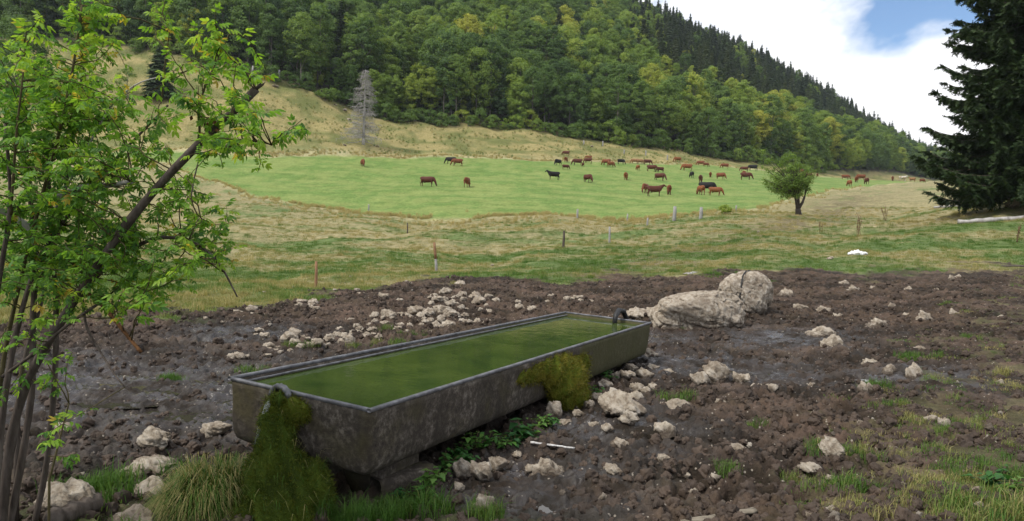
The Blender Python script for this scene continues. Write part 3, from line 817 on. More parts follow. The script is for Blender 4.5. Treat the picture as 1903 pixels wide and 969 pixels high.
# ------------------------------------------------------------------ big spruce
p = unproj(1893, 382, 45); p[2] = ground(p[0], p[1])
t = empty('spruce_tree', p); tag(t, 'huge dark spruce with drooping branches beside the pasture', 'tree')
rg = np.random.default_rng(301)
g = Geo(); g.tube([(0, 0, -.6), (0, 0, .4), (0, 0, 8), (0, 0, 20), (0, 0, 29)], [.62, .46, .36, .2, .04], 10)
obj('trunk', g.mesh('trunk', M['bark'], True), t)
gb = Geo(); SV, SQ = [], []
def sprig(b, e, w, rg):
    """a flat spray of needles: a jagged feather from b to e"""
    ax = e - b; L = np.linalg.norm(ax); ax = ax / (L + 1e-9)
    sd = np.cross(ax, [0, 0, 1]); sd /= np.linalg.norm(sd) + 1e-9
    sd = sd * math.cos(.5 * rg.normal()) + np.cross(ax, sd) * math.sin(.6 * rg.normal())
    n = 3
    for i in range(n):
        s0 = b + ax * L * (i / n); k = len(SV)
        ww = w * (1 - .6 * i / n) * rg.uniform(.7, 1.3)
        st = ax * L / n
        SV.extend([s0, s0 + sd * ww + st * 1.5, s0 + st * 1.1, s0 - sd * ww + st * 1.5])
        SQ.append((k, k + 1, k + 2, k + 3))
Hs = 29.0
for i in range(470):
    h = .9 + (Hs - 1.2) * ((i + rg.uniform(0, 1)) / 470) ** 1.2
    f = h / Hs
    env = 6.0 * (1 - f) ** .62
    if h < 2.2: env *= .9
    L = env * rg.choice([rg.uniform(.55, .85), rg.uniform(.85, 1.1)])
    an = i * 2.39996 + rg.uniform(-.3, .3)
    dr = np.array([math.cos(an), math.sin(an), 0]); sd = np.array([-dr[1], dr[0], 0])
    tt = np.linspace(0, 1, 9)[:, None]
    dp = rg.uniform(.22, .42)
    if h < 3.2: dp *= .45
    P = np.array([0, 0, h]) + dr * L * tt + np.array([0, 0, L]) * (-dp * np.sin(tt * 1.9) + .16 * tt ** 3) + sd * L * .08 * np.sin(tt * 3 + i)
    gb.tube(P, .055 * (1 - .85 * tt[:, 0]) * (L / 5 + .3), 5)
    nt_ = int(16 + L * 19)
    for k in range(nt_):
        u = rg.uniform(.12, 1.0) ** .8; s = np.array([np.interp(u, tt[:, 0], P[:, a]) for a in range(3)])
        sg = rg.choice([-1, 1]); tl = (.25 + .5 * L / 5.5 * (1.15 - u)) * rg.uniform(.6, 1.5)
        if u > .93: dirv = dr + sd * sg * .3 + [0, 0, .1]
        else: dirv = dr * .55 + sd * sg * rg.uniform(.4, 1.0) + np.array([0, 0, -rg.uniform(.15, .9)])
        e = s + unit(dirv) * tl
        sprig(s, e, .16, rg)
        for m in range(2):
            u2 = rg.uniform(.2, .9); s2 = s * (1 - u2) + e * u2
            sprig(s2, s2 + unit(dirv + rg.normal(size=3) * .6 + [0, 0, -.35]) * tl * .7, .14, rg)
obj('branches', gb.mesh('branches', M['bark'], True), t)
cw = obj('crown', mesh_np('crown', np.array(SV), np.array(SQ), M['spruce']), t); cw['tint'] = .62
print('spruce quads', len(SQ), 'forest', len(fp))

# ------------------------------------------------------------------ cattle
def cow_mesh(seed, grazing, stride):
    g = Geo()
    def loft(P, RX, RZ, k=14):
        """elliptic rings along P, radii across and in height"""
        P = np.asarray(P, float); n = len(P); T = unit(np.gradient(P, axis=0))
        S = unit(np.cross(T, [0, 0, 1]) + [0, 1e-6, 0]); U = np.cross(S, T)
        an = np.linspace(0, 2 * math.pi, k, endpoint=False)
        ring = P[:, None] + np.asarray(RX)[:, None, None] * np.cos(an)[None, :, None] * S[:, None] + np.asarray(RZ)[:, None, None] * np.sin(an)[None, :, None] * U[:, None]
        V = np.concatenate([ring.reshape(-1, 3), P[:1], P[-1:]]); q = []
        for i in range(n - 1):
            for j in range(k):
                a, b = i * k + j, i * k + (j + 1) % k
                q.append((a, b, b + k, a + k))
        for j in range(0, k, 2):
            q += [(n * k, (j + 2) % k, (j + 1) % k, j), (n * k + 1, (n - 1) * k + j, (n - 1) * k + (j + 1) % k, (n - 1) * k + (j + 2) % k)]
        g.add(V, q)
    # trunk: rump at -x, chest at +x
    loft([(-.98, 0, 1.08), (-.9, 0, 1.1), (-.65, 0, 1.06), (-.3, 0, .98), (.05, 0, .96), (.4, 0, .99), (.68, 0, 1.03), (.88, 0, 1.04), (.95, 0, 1.04)],
         [.08, .22, .29, .33, .35, .32, .27, .18, .06], [.1, .26, .34, .40, .42, .41, .37, .27, .1])
    if grazing:
        loft([(.7, 0, 1.12), (.92, 0, 1.0), (1.1, 0, .75), (1.2, 0, .5)], [.2, .17, .14, .12], [.3, .24, .17, .13], 12)
        hd = [(1.14, 0, .56), (1.22, 0, .44), (1.3, 0, .27), (1.35, 0, .1)]
    else:
        loft([(.66, 0, 1.14), (.88, 0, 1.26), (1.06, 0, 1.4), (1.16, 0, 1.47)], [.2, .17, .13, .11], [.32, .25, .18, .13], 12)
        hd = [(1.08, 0, 1.5), (1.2, 0, 1.48), (1.36, 0, 1.38), (1.52, 0, 1.28)]
    loft(hd, [.1, .125, .085, .07], [.11, .125, .095, .07], 12)
    h0 = np.array(hd[0]); ax = unit(np.array(hd[-1]) - h0)
    for s in (-1, 1):
        g.tube([h0 + [0, s * .08, 0], h0 + np.array([-.02, s * .2, .02]), h0 + np.array([-.02, s * .3, -.03])], [.035, .05, .012], 6)      # ear
        g.tube([h0 + [0, s * .06, .05], h0 + np.array([.0, s * .17, .11]), h0 + np.array([.05, s * .2, .2])], [.025, .02, .008], 6)       # horn
    for s in (-1, 1):
        o = .1 * stride * s
        g.tube([(.62, s * .16, .9), (.62 + o * .3, s * .17, .66), (.62 + o * .6, s * .17, .40), (.61 + o, s * .17, .12), (.64 + o, s * .17, .03), (.65 + o, s * .17, -.03)], [.15, .105, .06, .045, .06, .065], 8)
        o = -o
        g.tube([(-.74, s * .17, 1.0), (-.68 + o * .3, s * .19, .74), (-.82 + o * .8, s * .18, .48), (-.78 + o, s * .18, .14), (-.75 + o, s * .18, .03), (-.74 + o, s * .18, -.03)], [.2, .15, .065, .048, .06, .065], 8)
    g.tube([(-.95, 0, 1.3), (-1.04, 0, 1.15), (-1.05, 0, .8), (-1.04, 0, .5), (-1.04, 0, .38)], [.04, .03, .022, .04, .02], 6)
    loft([(-.5, 0, .62), (-.4, 0, .56), (-.25, 0, .58)], [.05, .12, .05], [.05, .09, .05], 8)
    me = g.mesh('cow_raw', None)
    o = obj('cow_raw', me)
    m = o.modifiers.new('r', 'REMESH'); m.mode = 'VOXEL'; m.voxel_size = .032; m.use_smooth_shade = True
    m2 = o.modifiers.new('s', 'SMOOTH'); m2.iterations = 3; m2.factor = .5
    dg = bpy.context.evaluated_depsgraph_get()
    res = bpy.data.meshes.new_from_object(o.evaluated_get(dg))
    bpy.data.objects.remove(o)
    res.name = 'cow'
    return res
def cow_b(nt, out):
    col = attr(nt, 'coat', 'OBJECT', 'Color')
    n = noise(nt, 3.5, 4, .5); n2 = noise(nt, 30, 4, .6)
    c1 = mixc(nt, ramp(nt, n, [(.35, (.25, .25, .25)), (.65, (0, 0, 0))]), col, (.02, .012, .008))
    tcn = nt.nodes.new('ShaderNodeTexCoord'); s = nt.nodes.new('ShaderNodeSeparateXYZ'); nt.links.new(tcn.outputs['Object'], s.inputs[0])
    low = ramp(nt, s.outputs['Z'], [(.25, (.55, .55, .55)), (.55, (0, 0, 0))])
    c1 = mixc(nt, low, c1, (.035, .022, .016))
    wh = mth(nt, 'MULTIPLY', attr(nt, 'patch', 'OBJECT'), ramp(nt, noise(nt, 1.8, 2, .4), [(.5, (0, 0, 0)), (.54, (1, 1, 1))]))
    c1 = mixc(nt, wh, c1, (.6, .55, .48))
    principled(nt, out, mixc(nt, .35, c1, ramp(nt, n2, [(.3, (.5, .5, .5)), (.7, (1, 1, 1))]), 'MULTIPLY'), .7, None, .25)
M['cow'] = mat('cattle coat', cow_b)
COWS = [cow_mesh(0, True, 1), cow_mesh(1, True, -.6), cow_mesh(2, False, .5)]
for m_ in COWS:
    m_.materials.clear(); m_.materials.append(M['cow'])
RED, DRED, BLK, TAN, ORG, CRM = (.2, .062, .026), (.105, .03, .018), (.012, .011, .012), (.3, .16, .075), (.25, .085, .03), (.45, .33, .2)
nameof = {RED: 'red brown', DRED: 'dark red', BLK: 'black', TAN: 'tan', ORG: 'bright russet', CRM: 'cream patched'}
# photo column, row of the feet, heading (0 = walking right, 90 = away), pose, coat, size
HERD = [(674, 311, -70, 0, RED, 1), (838, 305, 175, 0, BLK, 1), (850, 309, 185, 0, RED, 1), (794, 347, -12, 0, DRED, 1.05), (868, 347, 80, 0, RED, 1.05), (1029, 334, 190, 2, BLK, 1), (1037, 309, 230, 0, BLK, .95),
 (1052, 291, 170, 0, DRED, .8), (1052, 302, 70, 0, RED, .85), (1051, 316, 20, 0, DRED, .7), (1073, 308, 182, 0, DRED, 1), (1083, 311, 100, 0, DRED, .6), (1093, 304, 160, 0, DRED, .85), (1094, 296, 190, 0, RED, .8),
 (1092, 340, -60, 0, DRED, 1), (1127, 308, 140, 0, RED, 1), (1135, 311, 30, 0, ORG, .9), (1154, 306, 20, 0, BLK, .85), (1180, 304, 175, 0, TAN, .85), (1189, 305, 10, 0, TAN, .85), (1203, 306, 5, 0, DRED, .9),
 (1185, 317, 100, 0, ORG, .8), (1211, 320, -20, 0, DRED, 1), (1227, 321, 200, 0, DRED, .8), (1259, 306, 195, 0, ORG, .9), (1277, 318, 180, 0, ORG, 1.1), (1163, 335, 75, 0, ORG, 1), (1226, 336, -40, 0, DRED, 1),
 (1285, 332, 95, 0, BLK, .85), (1320, 330, 75, 0, RED, .8), (1339, 334, -50, 0, RED, .95), (1302, 308, 170, 0, RED, .9), (1312, 310, 20, 0, RED, .75), (1347, 314, 180, 0, RED, .95), (1399, 319, 175, 0, BLK, 1.15), (1383, 319, 160, 0, DRED, .9),
 (1383, 329, 60, 0, ORG, 1), (1386, 335, -15, 0, DRED, 1.05), (1199, 360, 240, 0, RED, 1), (1216, 366, -3, 2, DRED, 1.05), (1243, 363, 80, 0, RED, 1), (1302, 340, 70, 0, DRED, 1), (1313, 357, -25, 0, BLK, 1.2), (1302, 362, 100, 0, ORG, 1),
 (1329, 365, -15, 0, ORG, .9), (1502, 333, 0, 0, DRED, .95), (1519, 329, 60, 0, RED, .8), (1571, 333, -20, 0, RED, 1), (1578, 346, 85, 0, ORG, .95), (1591, 339, 70, 0, RED, 1.05), (1600, 335, 180, 0, RED, 1.2), (1610, 343, 80, 0, DRED, 1.05),
 (1645, 335, 60, 0, RED, .95), (1663, 336, 4, 2, CRM, 1.1), (1681, 335, 110, 2, TAN, .95), (1699, 335, 10, 0, RED, .8), (1490, 323, 100, 0, RED, .9)]
for k, (px, py, hd, pose, coat, s) in enumerate(HERD):
    if px in (1645, 1663, 1681, 1699):
        dd_ = np.linspace(120, 230, 200); vv_ = unproj(px, 335, 1.0)
        el_ = Zmacro(vv_[0] * dd_, dd_) / dd_; j_ = int(np.argmax(el_)); p = np.array([vv_[0] * dd_[j_] , dd_[j_] - 4, 0.0]); p[2] = ground(p[0], p[1])
    else: p = at(px, py, 55, 300)
    mi = 2 if pose == 2 else k % 2
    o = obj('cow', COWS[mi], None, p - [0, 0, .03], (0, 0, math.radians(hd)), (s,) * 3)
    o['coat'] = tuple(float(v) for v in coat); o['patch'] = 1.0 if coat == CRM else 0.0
    nm = nameof[coat]
    lab = '%s cow %s on the green meadow' % (nm, 'standing with its head raised' if pose == 2 else ('calf grazing' if s < .71 else 'grazing'))
    if s < .71: lab = lab.replace('cow calf', 'calf')
    if k == 3: lab = 'dark red cow grazing side-on in the open part of the meadow'
    if px in (1645, 1663, 1681, 1699): lab = lab.replace('on the green meadow', 'on the crest by the huge spruce')
    tag(o, lab, 'cow', 'cattle of the herd')

# ------------------------------------------------------------------ fence posts, stalks
def post(px, py, hpx, wpx, m, lab, lean=0.0, rough=0, d0=8, d1=300, top=None):
    p = at(px, py, d0, d1); h = px_h(p, hpx); r = px_h(p, wpx) / 2
    t = empty('fence_post', p); tag(t, lab, 'fence post', 'fence posts')
    t.rotation_euler = (random.uniform(-.04, .04), lean, random.uniform(0, 3))
    def seg(z0, z1):
        g = Geo()
        zz = np.linspace(z0, z1, 4)
        g.tube(np.stack([.15 * r * np.sin(zz * 5), .15 * r * np.cos(zz * 4), zz], 1), [r * 1.05, r, r * .97, r * .8], 8)
        return g
    cut = h * .45 if top else h
    obj('shaft', seg(-.3, cut).mesh('shaft', m, True), t)
    if top: obj('top', seg(cut - .01, h).mesh('top', top, True), t)
    return t
post(587, 533, 50, 6, M['postwood'], 'short brown wooden stake on the green grass by the mud edge')
post(811, 502, 54, 5.5, M['postgrey'], 'leaning stake with orange top and grey foot in the pasture', -.09, top=M['postwood'])
post(1047, 463, 32, 4.5, M['bark'], 'thin dark stake in the pasture in front of the dry fringe')
post(1073, 411, 17, 4, M['postgrey'], 'small blue grey stake at the near edge of the meadow')
post(1133, 447, 30, 4, M['postgrey'], 'thin pale stake in the pasture near the two thick grey posts')
post(757, 438, 20, 2.5, M['bark'], 'very thin dark stake in the dry grass')
post(1253, 414, 27, 7, M['postgrey'], 'thick grey wooden post at the near corner of the meadow')
post(1302, 412, 22, 7, M['postgrey'], 'grey wooden post beside the thick corner post, next to dry grass', .05)
post(1166, 410, 15, 3, M['postgrey'], 'thin grey stake at the meadow edge between other posts')
post(1203, 420, 15, 3.5, M['postgrey'], 'short grey stake just outside the meadow edge')
post(685, 391, 12, 3, M['postgrey'], 'short pale stake in the dry fringe of the meadow')
post(468, 150, 24, 4, M['postgrey'], 'pale post high on the dry slope below the forest', .08)
post(519, 144, 13, 4, M['postgrey'], 'short white post at the top of the dry slope')
post(1368, 393, 12, 3, M['postgrey'], 'small stake beside the hawthorn at the meadow edge')
for px, py in ((1085, 268), (1120, 273), (1160, 284), (1200, 292), (1010, 246), (870, 236), (1240, 300)):
    post(px, py, 9, 2.6, M['postgrey'], 'tiny far fence post along the foot of the forest', d0=150)
def stalks(px, py, hpx, wpx, n, lab):
    p = at(px, py, 8, 200); h = px_h(p, hpx); w = px_h(p, wpx)
    t = empty('dock_plant', p); tag(t, lab, 'weed', 'dead dock plants')
    rg = np.random.default_rng(int(px))
    for i in range(n):
        g = Geo()
        b = np.array([rg.uniform(-.2, .2) * w, rg.uniform(-.2, .2) * w, -.05]); e = np.array([rg.uniform(-.5, .5) * w, rg.uniform(-.5, .5) * w, h * rg.uniform(.7, 1)])
        tt = np.linspace(0, 1, 5)[:, None]; P = b * (1 - tt) + e * tt
        g.tube(P, .012, 5)
        Cn = P[3] + (P[4] - P[1]) * rg.uniform(-.5, .4, 40)[:, None] + rg.normal(size=(40, 3)) * .035
        g.add(*leafq(Cn, unit(rg.normal(size=(40, 3))), .05, rg))
        obj('stalk', g.mesh('stalk', M['deadplant']), t)
stalks(1595, 450, 44, 18, 4, 'dead brown dock stalk standing in the pasture in front of the huge spruce')
stalks(1645, 404, 30, 24, 5, 'dead brown weed clump in the pasture beside the huge spruce')
stalks(1526, 432, 26, 10, 3, 'dead brown weed clump in the pasture below the hawthorn')
stalks(1890, 445, 40, 8, 3, 'tall pale dead stalk in the grass below the huge spruce')
p = at(1347, 403, 45, 90)
place_tree('bush', 'small straw coloured bush at the meadow edge beside the hawthorn', 'bush', (('foliage', BS[1][0]), ('stem', BS[1][1])), p, 0, .3, .78)

# ------------------------------------------------------------------ trough
def conc_b(nt, out):
    g = nt.nodes.new('ShaderNodeTexCoord'); ob = g.outputs['Object']
    mpn = nt.nodes.new('ShaderNodeMapping'); mpn.inputs['Scale'].default_value = (6, 6, 1.2); nt.links.new(ob, mpn.inputs[0])
    st = noise(nt, 1.0, 6, .6, mpn.outputs[0]); n = noise(nt, 24, 8, .68, ob); nn = noise(nt, 3, 5, .6, ob)
    c1 = ramp(nt, n, [(.3, (.022, .017, .013)), (.5, (.07, .057, .044)), (.72, (.24, .21, .175))])
    c1 = mixc(nt, ramp(nt, st, [(.38, (0, 0, 0)), (.62, (.85, .85, .85))]), c1, (.034, .027, .02))
    c1 = mixc(nt, ramp(nt, nn, [(.5, (0, 0, 0)), (.66, (.7, .7, .7))]), c1, (.06, .05, .02))
    sx = nt.nodes.new('ShaderNodeSeparateXYZ'); nt.links.new(ob, sx.inputs[0])
    gz_ = mth(nt, 'ADD', mth(nt, 'MULTIPLY', sx.outputs['Y'], .45), mth(nt, 'MULTIPLY', nn, 1.4))
    c1 = mixc(nt, ramp(nt, gz_, [(.9, (0, 0, 0)), (1.7, (.75, .75, .75))]), c1, (.06, .058, .018))
    principled(nt, out, c1, .85, bump(nt, mth(nt, 'ADD', n, mth(nt, 'MULTIPLY', nn, .5)), .8, .012), .3)
M['concrete'] = mat('stained concrete', conc_b)
tr = bpy.data.objects.new('water_trough', None); COL.objects.link(tr)
tr.matrix_world = TM
tag(tr, 'long old concrete water trough with steel rim standing in the mud', 'trough')
HT, WL = .43, .055
def ringrect(w, l, z, r, n=5):
    out_ = []
    for cx_, cy_, a0 in ((w / 2 - r, l / 2 - r, 0), (-w / 2 + r, l / 2 - r, 90), (-w / 2 + r, -l / 2 + r, 180), (w / 2 - r, -l / 2 + r, 270)):
        for i in range(n):
            a = math.radians(a0 + 90 * i / (n - 1)); out_.append((cx_ + r * math.cos(a), cy_ + r * math.sin(a), z))
    # subdivide long sides so the surface can carry unevenness
    pts = []
    for i in range(len(out_)):
        a, b = np.array(out_[i]), np.array(out_[(i + 1) % len(out_)])
        m = max(1, int(round(np.hypot(*(b - a)[:2]) / .06)))
        for k in range(m): pts.append(a + (b - a) * k / m)
    return pts
prof = [(0, 0, -.008), (.0, 0, -.05), (-.003, 0, -.12), (-.006, 0, -.2), (-.01, 0, -.28), (-.018, 0, -.35), (-.035, 0, -.395), (-.075, 0, -.422), (-.15, 0, -.43)]
rings = []
base_ring = np.array(ringrect(TW, TL, 0, .05))
cnt = len(base_ring)
def shrink(off, z):
    R = base_ring.copy()
    R[:, 0] *= (TW / 2 + off) / (TW / 2); R[:, 1] *= (TL / 2 + off) / (TL / 2); R[:, 2] = z
    return R
for off, _, z in prof: rings.append(shrink(off, z))
outer = [r.copy() for r in rings]
for i, r in enumerate(outer):
    f = .006 * min(1, i / 2)
    nse = fbm(r[:, 0] * 6 + r[:, 2] * 9, r[:, 1] * 6, 15, 3)
    r[:, 0] += np.sign(r[:, 0]) * f * nse * (np.abs(r[:, 0]) > TW / 2 - .2); r[:, 1] += np.sign(r[:, 1]) * f * nse * (np.abs(r[:, 1]) > TL / 2 - .2); r[:, 2] += .004 * nse * (i > 5)
inner = [shrink(-.03, -.008), shrink(-.03, -.05), shrink(-.055, -.055), shrink(-.06, -.22), shrink(-.14, -.33)]
def strips(rs, close=False):
    V = np.concatenate(rs); q = []
    for i in range(len(rs) - 1):
        for j in range(cnt):
            a, b = i * cnt + j, i * cnt + (j + 1) % cnt
            q.append((a, a + cnt, b + cnt, b))
    return V, q
V, q = strips([inner[-1], inner[-2], inner[-3], inner[-4], inner[0]] + outer)
obj('basin', mesh_np('basin', V, q, M['concrete'], True), tr)
for rs, nm in ((outer[-1], 'underside'), (inner[-1], 'floor_slab')):
    V = np.concatenate([rs, [[0, 0, rs[0, 2]]]]); q = [(cnt, j, (j + 1) % cnt) for j in range(cnt)]
    obj(nm, mesh_np(nm, V, q, M['concrete']), tr)
def beam(a, b, w, h, nm, m, parent):
    """rectangular bar with chamfered edges from a to b, w across, h high"""
    a, b = np.array(a, float), np.array(b, float); ax = unit(b - a); sd = unit(np.cross(ax, [0, 0, 1])); up_ = np.cross(sd, ax)
    cch = min(w, h) * .18
    pr = [(-w / 2 + cch, -h / 2), (w / 2 - cch, -h / 2), (w / 2, -h / 2 + cch), (w / 2, h / 2 - cch), (w / 2 - cch, h / 2), (-w / 2 + cch, h / 2), (-w / 2, h / 2 - cch), (-w / 2, -h / 2 + cch)]
    V = []; q = []; n = max(2, int(np.linalg.norm(b - a) / .12))
    for i in range(n + 1):
        c_ = a + (b - a) * i / n; wv = .0025 * math.sin(i * 1.7 + a[0] * 9) + .002 * math.sin(i * .63)
        for s, u in pr: V.append(c_ + sd * (s + wv) + up_ * (u + wv * .6))
    for i in range(n):
        for j in range(8): q.append((i * 8 + j, i * 8 + (j + 1) % 8, i * 8 + 8 + (j + 1) % 8, i * 8 + 8 + j))
    for o_ in (0, n * 8): q += [(o_, o_ + 1, o_ + 2, o_ + 3), (o_, o_ + 3, o_ + 4, o_ + 7), (o_ + 4, o_ + 5, o_ + 6, o_ + 7)]
    return obj(nm, mesh_np(nm, V, q, m), parent)
rw, rh = .03, .022
for s in (-1, 1):
    beam((s * (TW / 2 - rw / 2 + .004), -TL / 2 - .004, 0.003), (s * (TW / 2 - rw / 2 + .004), TL / 2 + .004, 0.003), rw, rh, 'rim_bar', M['steel'], tr)
    beam((-(TW / 2 - rw + .002), s * (TL / 2 - rw / 2 + .004), 0.001), (TW / 2 - rw + .002, s * (TL / 2 - rw / 2 + .004), 0.001), rw, rh, 'rim_bar', M['steel'], tr)
beam((-(TW / 2 - .062), -TL / 2 + .07, -.022), (-(TW / 2 - .062), TL / 2 - .07, -.022), .018, .012, 'inner_ledge', M['steel'], tr)
# overflow lip at the near end
lx = -.1
g = Geo(); an = np.linspace(math.pi, 0, 9)
g.tube(np.stack([lx + .075 * np.cos(an), np.full(9, -TL / 2 - .025), -.035 + .07 * np.sin(an)], 1), .022, 8)
obj('overflow_lip', g.mesh('overflow_lip', M['steel'], True), tr)
# supports under the basin
for yy, hh in ((-TL / 2 + .55, .32), (-.2, .3), (TL / 2 - .5, .3)):
    beam((-.42, yy, -.43 - hh / 2), (.44, yy, -.43 - hh / 2), .4, hh, 'support_block', M['concrete'], tr)
# concrete footing slab that sticks out under the near corner
pa, pb = at(690, 915), at(800, 880)
sl = beam((0, 0, 0), tuple(np.array([pb[0] - pa[0], pb[1] - pa[1], 0])), .2, .14, 'footing_slab', M['concrete'], None)
sl.location = (pa[0], pa[1] + .05, max(pa[2], pb[2]) + .0); tag(sl, 'grey concrete slab lying under the near corner of the trough', 'slab')
# water
def twater_b(nt, out):
    n = noise(nt, 2.3, 5, .55); n2 = noise(nt, 14, 3, .5)
    c1 = ramp(nt, n, [(.3, (.022, .042, .009)), (.7, (.058, .082, .018))])
    p_ = principled(nt, out, c1, .035, bump(nt, mth(nt, 'ADD', n2, noise(nt, 5, 2)), .045, .02), .5)
    p_.inputs['IOR'].default_value = 1.33
M['twater'] = mat('green trough water', twater_b)
k1 = shrink(-.057, 0)
iw = TM.to_3x3().inverted()
VW = []
zl = TC[2] - .075
for x_, y_, _ in k1:
    # level sheet: find local z so that the world height is constant
    ez = (TM.to_3x3() @ Vector((x_, y_, 0))).z; kz = (TM.to_3x3() @ Vector((0, 0, 1))).z
    w_ = TM @ Vector((x_, y_, -.034)); VW.append((w_.x - TC[0], w_.y - TC[1], w_.z - TC[2]))
VW = np.array(VW + [(0, 0, -.034)])
o = obj('trough_water', mesh_np('trough_water', VW, [(cnt, j, (j + 1) % cnt) for j in range(cnt)], M['twater']), None, TC)
o['kind'] = 'structure'; o['label'] = 'still green water filling the long trough'
# inlet pipe and hose at the far end
def tw(x_, y_, z_): return np.array(TM @ Vector((x_, y_, z_)))
g = Geo(); P = np.array([tw(.18, TL / 2 - .2, -.06), tw(.18, TL / 2 - .17, .06), tw(.18, TL / 2 - .06, .12), tw(.2, TL / 2 + .06, .1), tw(.24, TL / 2 + .2, -.08), tw(.35, TL / 2 + .4, -.3)])
g.tube(P - P[0], [.03, .034, .036, .034, .032, .03], 9)
o = obj('inlet_pipe', g.mesh('inlet_pipe', M['rubber'], True), None, P[0]); tag(o, 'black bent inlet pipe hooked over the far end of the trough', 'pipe')

# ------------------------------------------------------------------ stones
import bmesh
def rock_mesh(seed, sub=3, cuts=9, rough=.09):
    rng = np.random.default_rng(seed)
    bm = bmesh.new(); bmesh.ops.create_icosphere(bm, subdivisions=sub, radius=1)
    V = np.array([v.co for v in bm.verts]); Fc = np.array([[v.index for v in f.verts] for f in bm.faces]); bm.free()
    V *= rng.uniform(.85, 1.15, 3)
    for i in range(cuts):           # facets: push everything beyond a plane back onto it
        nrm = unit(rng.normal(size=3)); h = rng.uniform(.55, .85)
        dd = V @ nrm - h; V = V - np.where(dd > 0, dd * .92, 0)[:, None] * nrm
    n = fbm(V[:, 0] * 1.6 + V[:, 2] * 1.1 + seed, V[:, 1] * 1.6 - V[:, 2] * .9, seed, 5, .6)
    V *= (1 + rough * n)[:, None]
    lo, hi = V.min(0), V.max(0)
    V = (V - (lo + hi) / 2) / (hi - lo)         # unit box, centred
    return mesh_np('rock', V, Fc, M['rock'], True)
RK = [rock_mesh(400 + i, 4, 8 + i % 6, .3) for i in range(14)]
RKG = [m_.copy() for m_ in RK[:5]]
for m_ in RKG: m_.materials.clear(); m_.materials.append(M['gravel'])
RKB = [rock_mesh(450 + i, 5, 6 + i % 3, .3) for i in range(6)]
def boulder_mesh(seed, pw, rough, cuts):
    rng = np.random.default_rng(seed)
    bm = bmesh.new(); bmesh.ops.create_icosphere(bm, subdivisions=6, radius=1)
    V = np.array([v.co for v in bm.verts]); Fc = np.array([[v.index for v in f.verts] for f in bm.faces]); bm.free()
    V = np.sign(V) * np.abs(V) ** pw
    for i in range(cuts):
        nrm = unit(rng.normal(size=3) * [1, 1, .6]); dd = V @ nrm - rng.uniform(.8, .98); V = V - np.where(dd > 0, dd * .85, 0)[:, None] * nrm
    n = fbm(V[:, 0] * 1.2 + V[:, 2] * .8 + seed, V[:, 1] * 1.2 - V[:, 2] * .9, seed, 6, .55)
    crack = np.abs(fbm(V[:, 0] * 2.0 + seed, V[:, 2] * .9 + V[:, 1] * .8, seed + 40, 3)); n = n - .9 * np.exp(-(crack / .05) ** 2)
    V *= (1 + rough * n)[:, None]
    lo, hi = V.min(0), V.max(0)
    return mesh_np('boulder', (V - (lo + hi) / 2) / (hi - lo), Fc, M['rock'], True)
RKB += [boulder_mesh(470, .72, .1, 5), boulder_mesh(473, .85, .1, 4)]
rr_ng = np.random.default_rng(900)
RLIST = []
def rock(px, py, wpx, hpx, lab, group=None, sink=.25, big=False, dirt=.3, depth=.8, rz=None, d0=3.2, name='rock', k=None):
    p = at(px, py, d0, 420)
    w = px_h(p, wpx); h = px_h(p, hpx) / (1 - sink); dp = w * depth
    p = p + np.array([0, dp * .35, 0])
    p[2] = ground(p[0], p[1]) if p[1] > 20 else min(ground(p[0], p[1]), ground(p[0] - w * .3, p[1]), ground(p[0] + w * .3, p[1])) + .01
    me = (RKB if big else RK)[int(rr_ng.integers(0, 6 if big else 14)) if k is None else k]
    o = obj(name, me, None, (p[0], p[1], p[2] + h * (.5 - sink)), (rr_ng.uniform(-.12, .12), rr_ng.uniform(-.12, .12), rr_ng.uniform(-.5, .5) if rz is None else rz), (w * 1.05, dp, h))
    o['dirt'] = float(dirt)
    tag(o, lab, 'rock', group)
    RLIST.append((p[0], p[1], w))
    return o
rock(1306, 613, 178, 72, 'large long pale boulder behind the far end of the trough', None, .18, True, .12, .62, .05, name='boulder', k=6)
rock(1391, 590, 96, 82, 'tall rounded tan boulder leaning behind the large long boulder', None, .14, True, .12, .9, .3, name='boulder', k=7)
rock(1185, 594, 52, 22, 'small pale rock between the trough end and the large boulder', 'rocks beside the large boulder', .2, False, .2)
rock(1222, 592, 46, 24, 'small pale rock between the trough end and the large boulder', 'rocks beside the large boulder', .2, False, .2)
rock(1158, 786, 92, 46, 'pinkish boulder lying in the mud beside the mossy trough side', None, .2, True, .25, .75, -.3)
rock(1169, 800, 40, 26, 'small smooth grey stone in front of the pinkish boulder', None, .2)
rock(1180, 752, 40, 28, 'rounded stone behind the pinkish boulder', None, .2)
rock(1334, 712, 76, 50, 'pointed pale rock in the wet mud between trough and boulders', None, .2, True, .35, .7)
rock(1381, 713, 34, 24, 'small tan rock beside the pointed pale rock, boulder side', None, .2)
rock(1301, 714, 36, 26, 'small rough rock touching the pointed pale rock, trough side', None, .2)
rock(1256, 768, 66, 22, 'flat mossy rock in the mud beyond the pinkish boulder', None, .35, False, .5)
rock(1236, 815, 46, 26, 'rounded half buried rock in front of the flat mossy rock', None, .3, False, .6)
rock(1553, 869, 50, 38, 'round white stone beside a green grass tuft in the mud', None, .15, True, .0, .9, k=2)
rock(1510, 886, 44, 17, 'flat pinkish stone in front of the round white stone', None, .25)
rock(1545, 893, 20, 13, 'small white pebble stone in front of the round white stone', None, .2)
rock(858, 882, 40, 34, 'olive stained stone at the foot of the trough', None, .2, False, .3, 1)
rock(893, 895, 42, 38, 'round brown stone at the foot of the trough', None, .15, False, .2, 1)
rock(926, 872, 44, 26, 'ochre stone beside the round brown stone below the trough', None, .2, False, .2)
rock(848, 908, 30, 18, 'small mossy stone in front of the olive stained stone', None, .25)
rock(898, 960, 42, 34, 'grey pointed stone with grass at its foot in the near mud', None, .25, False, .5)
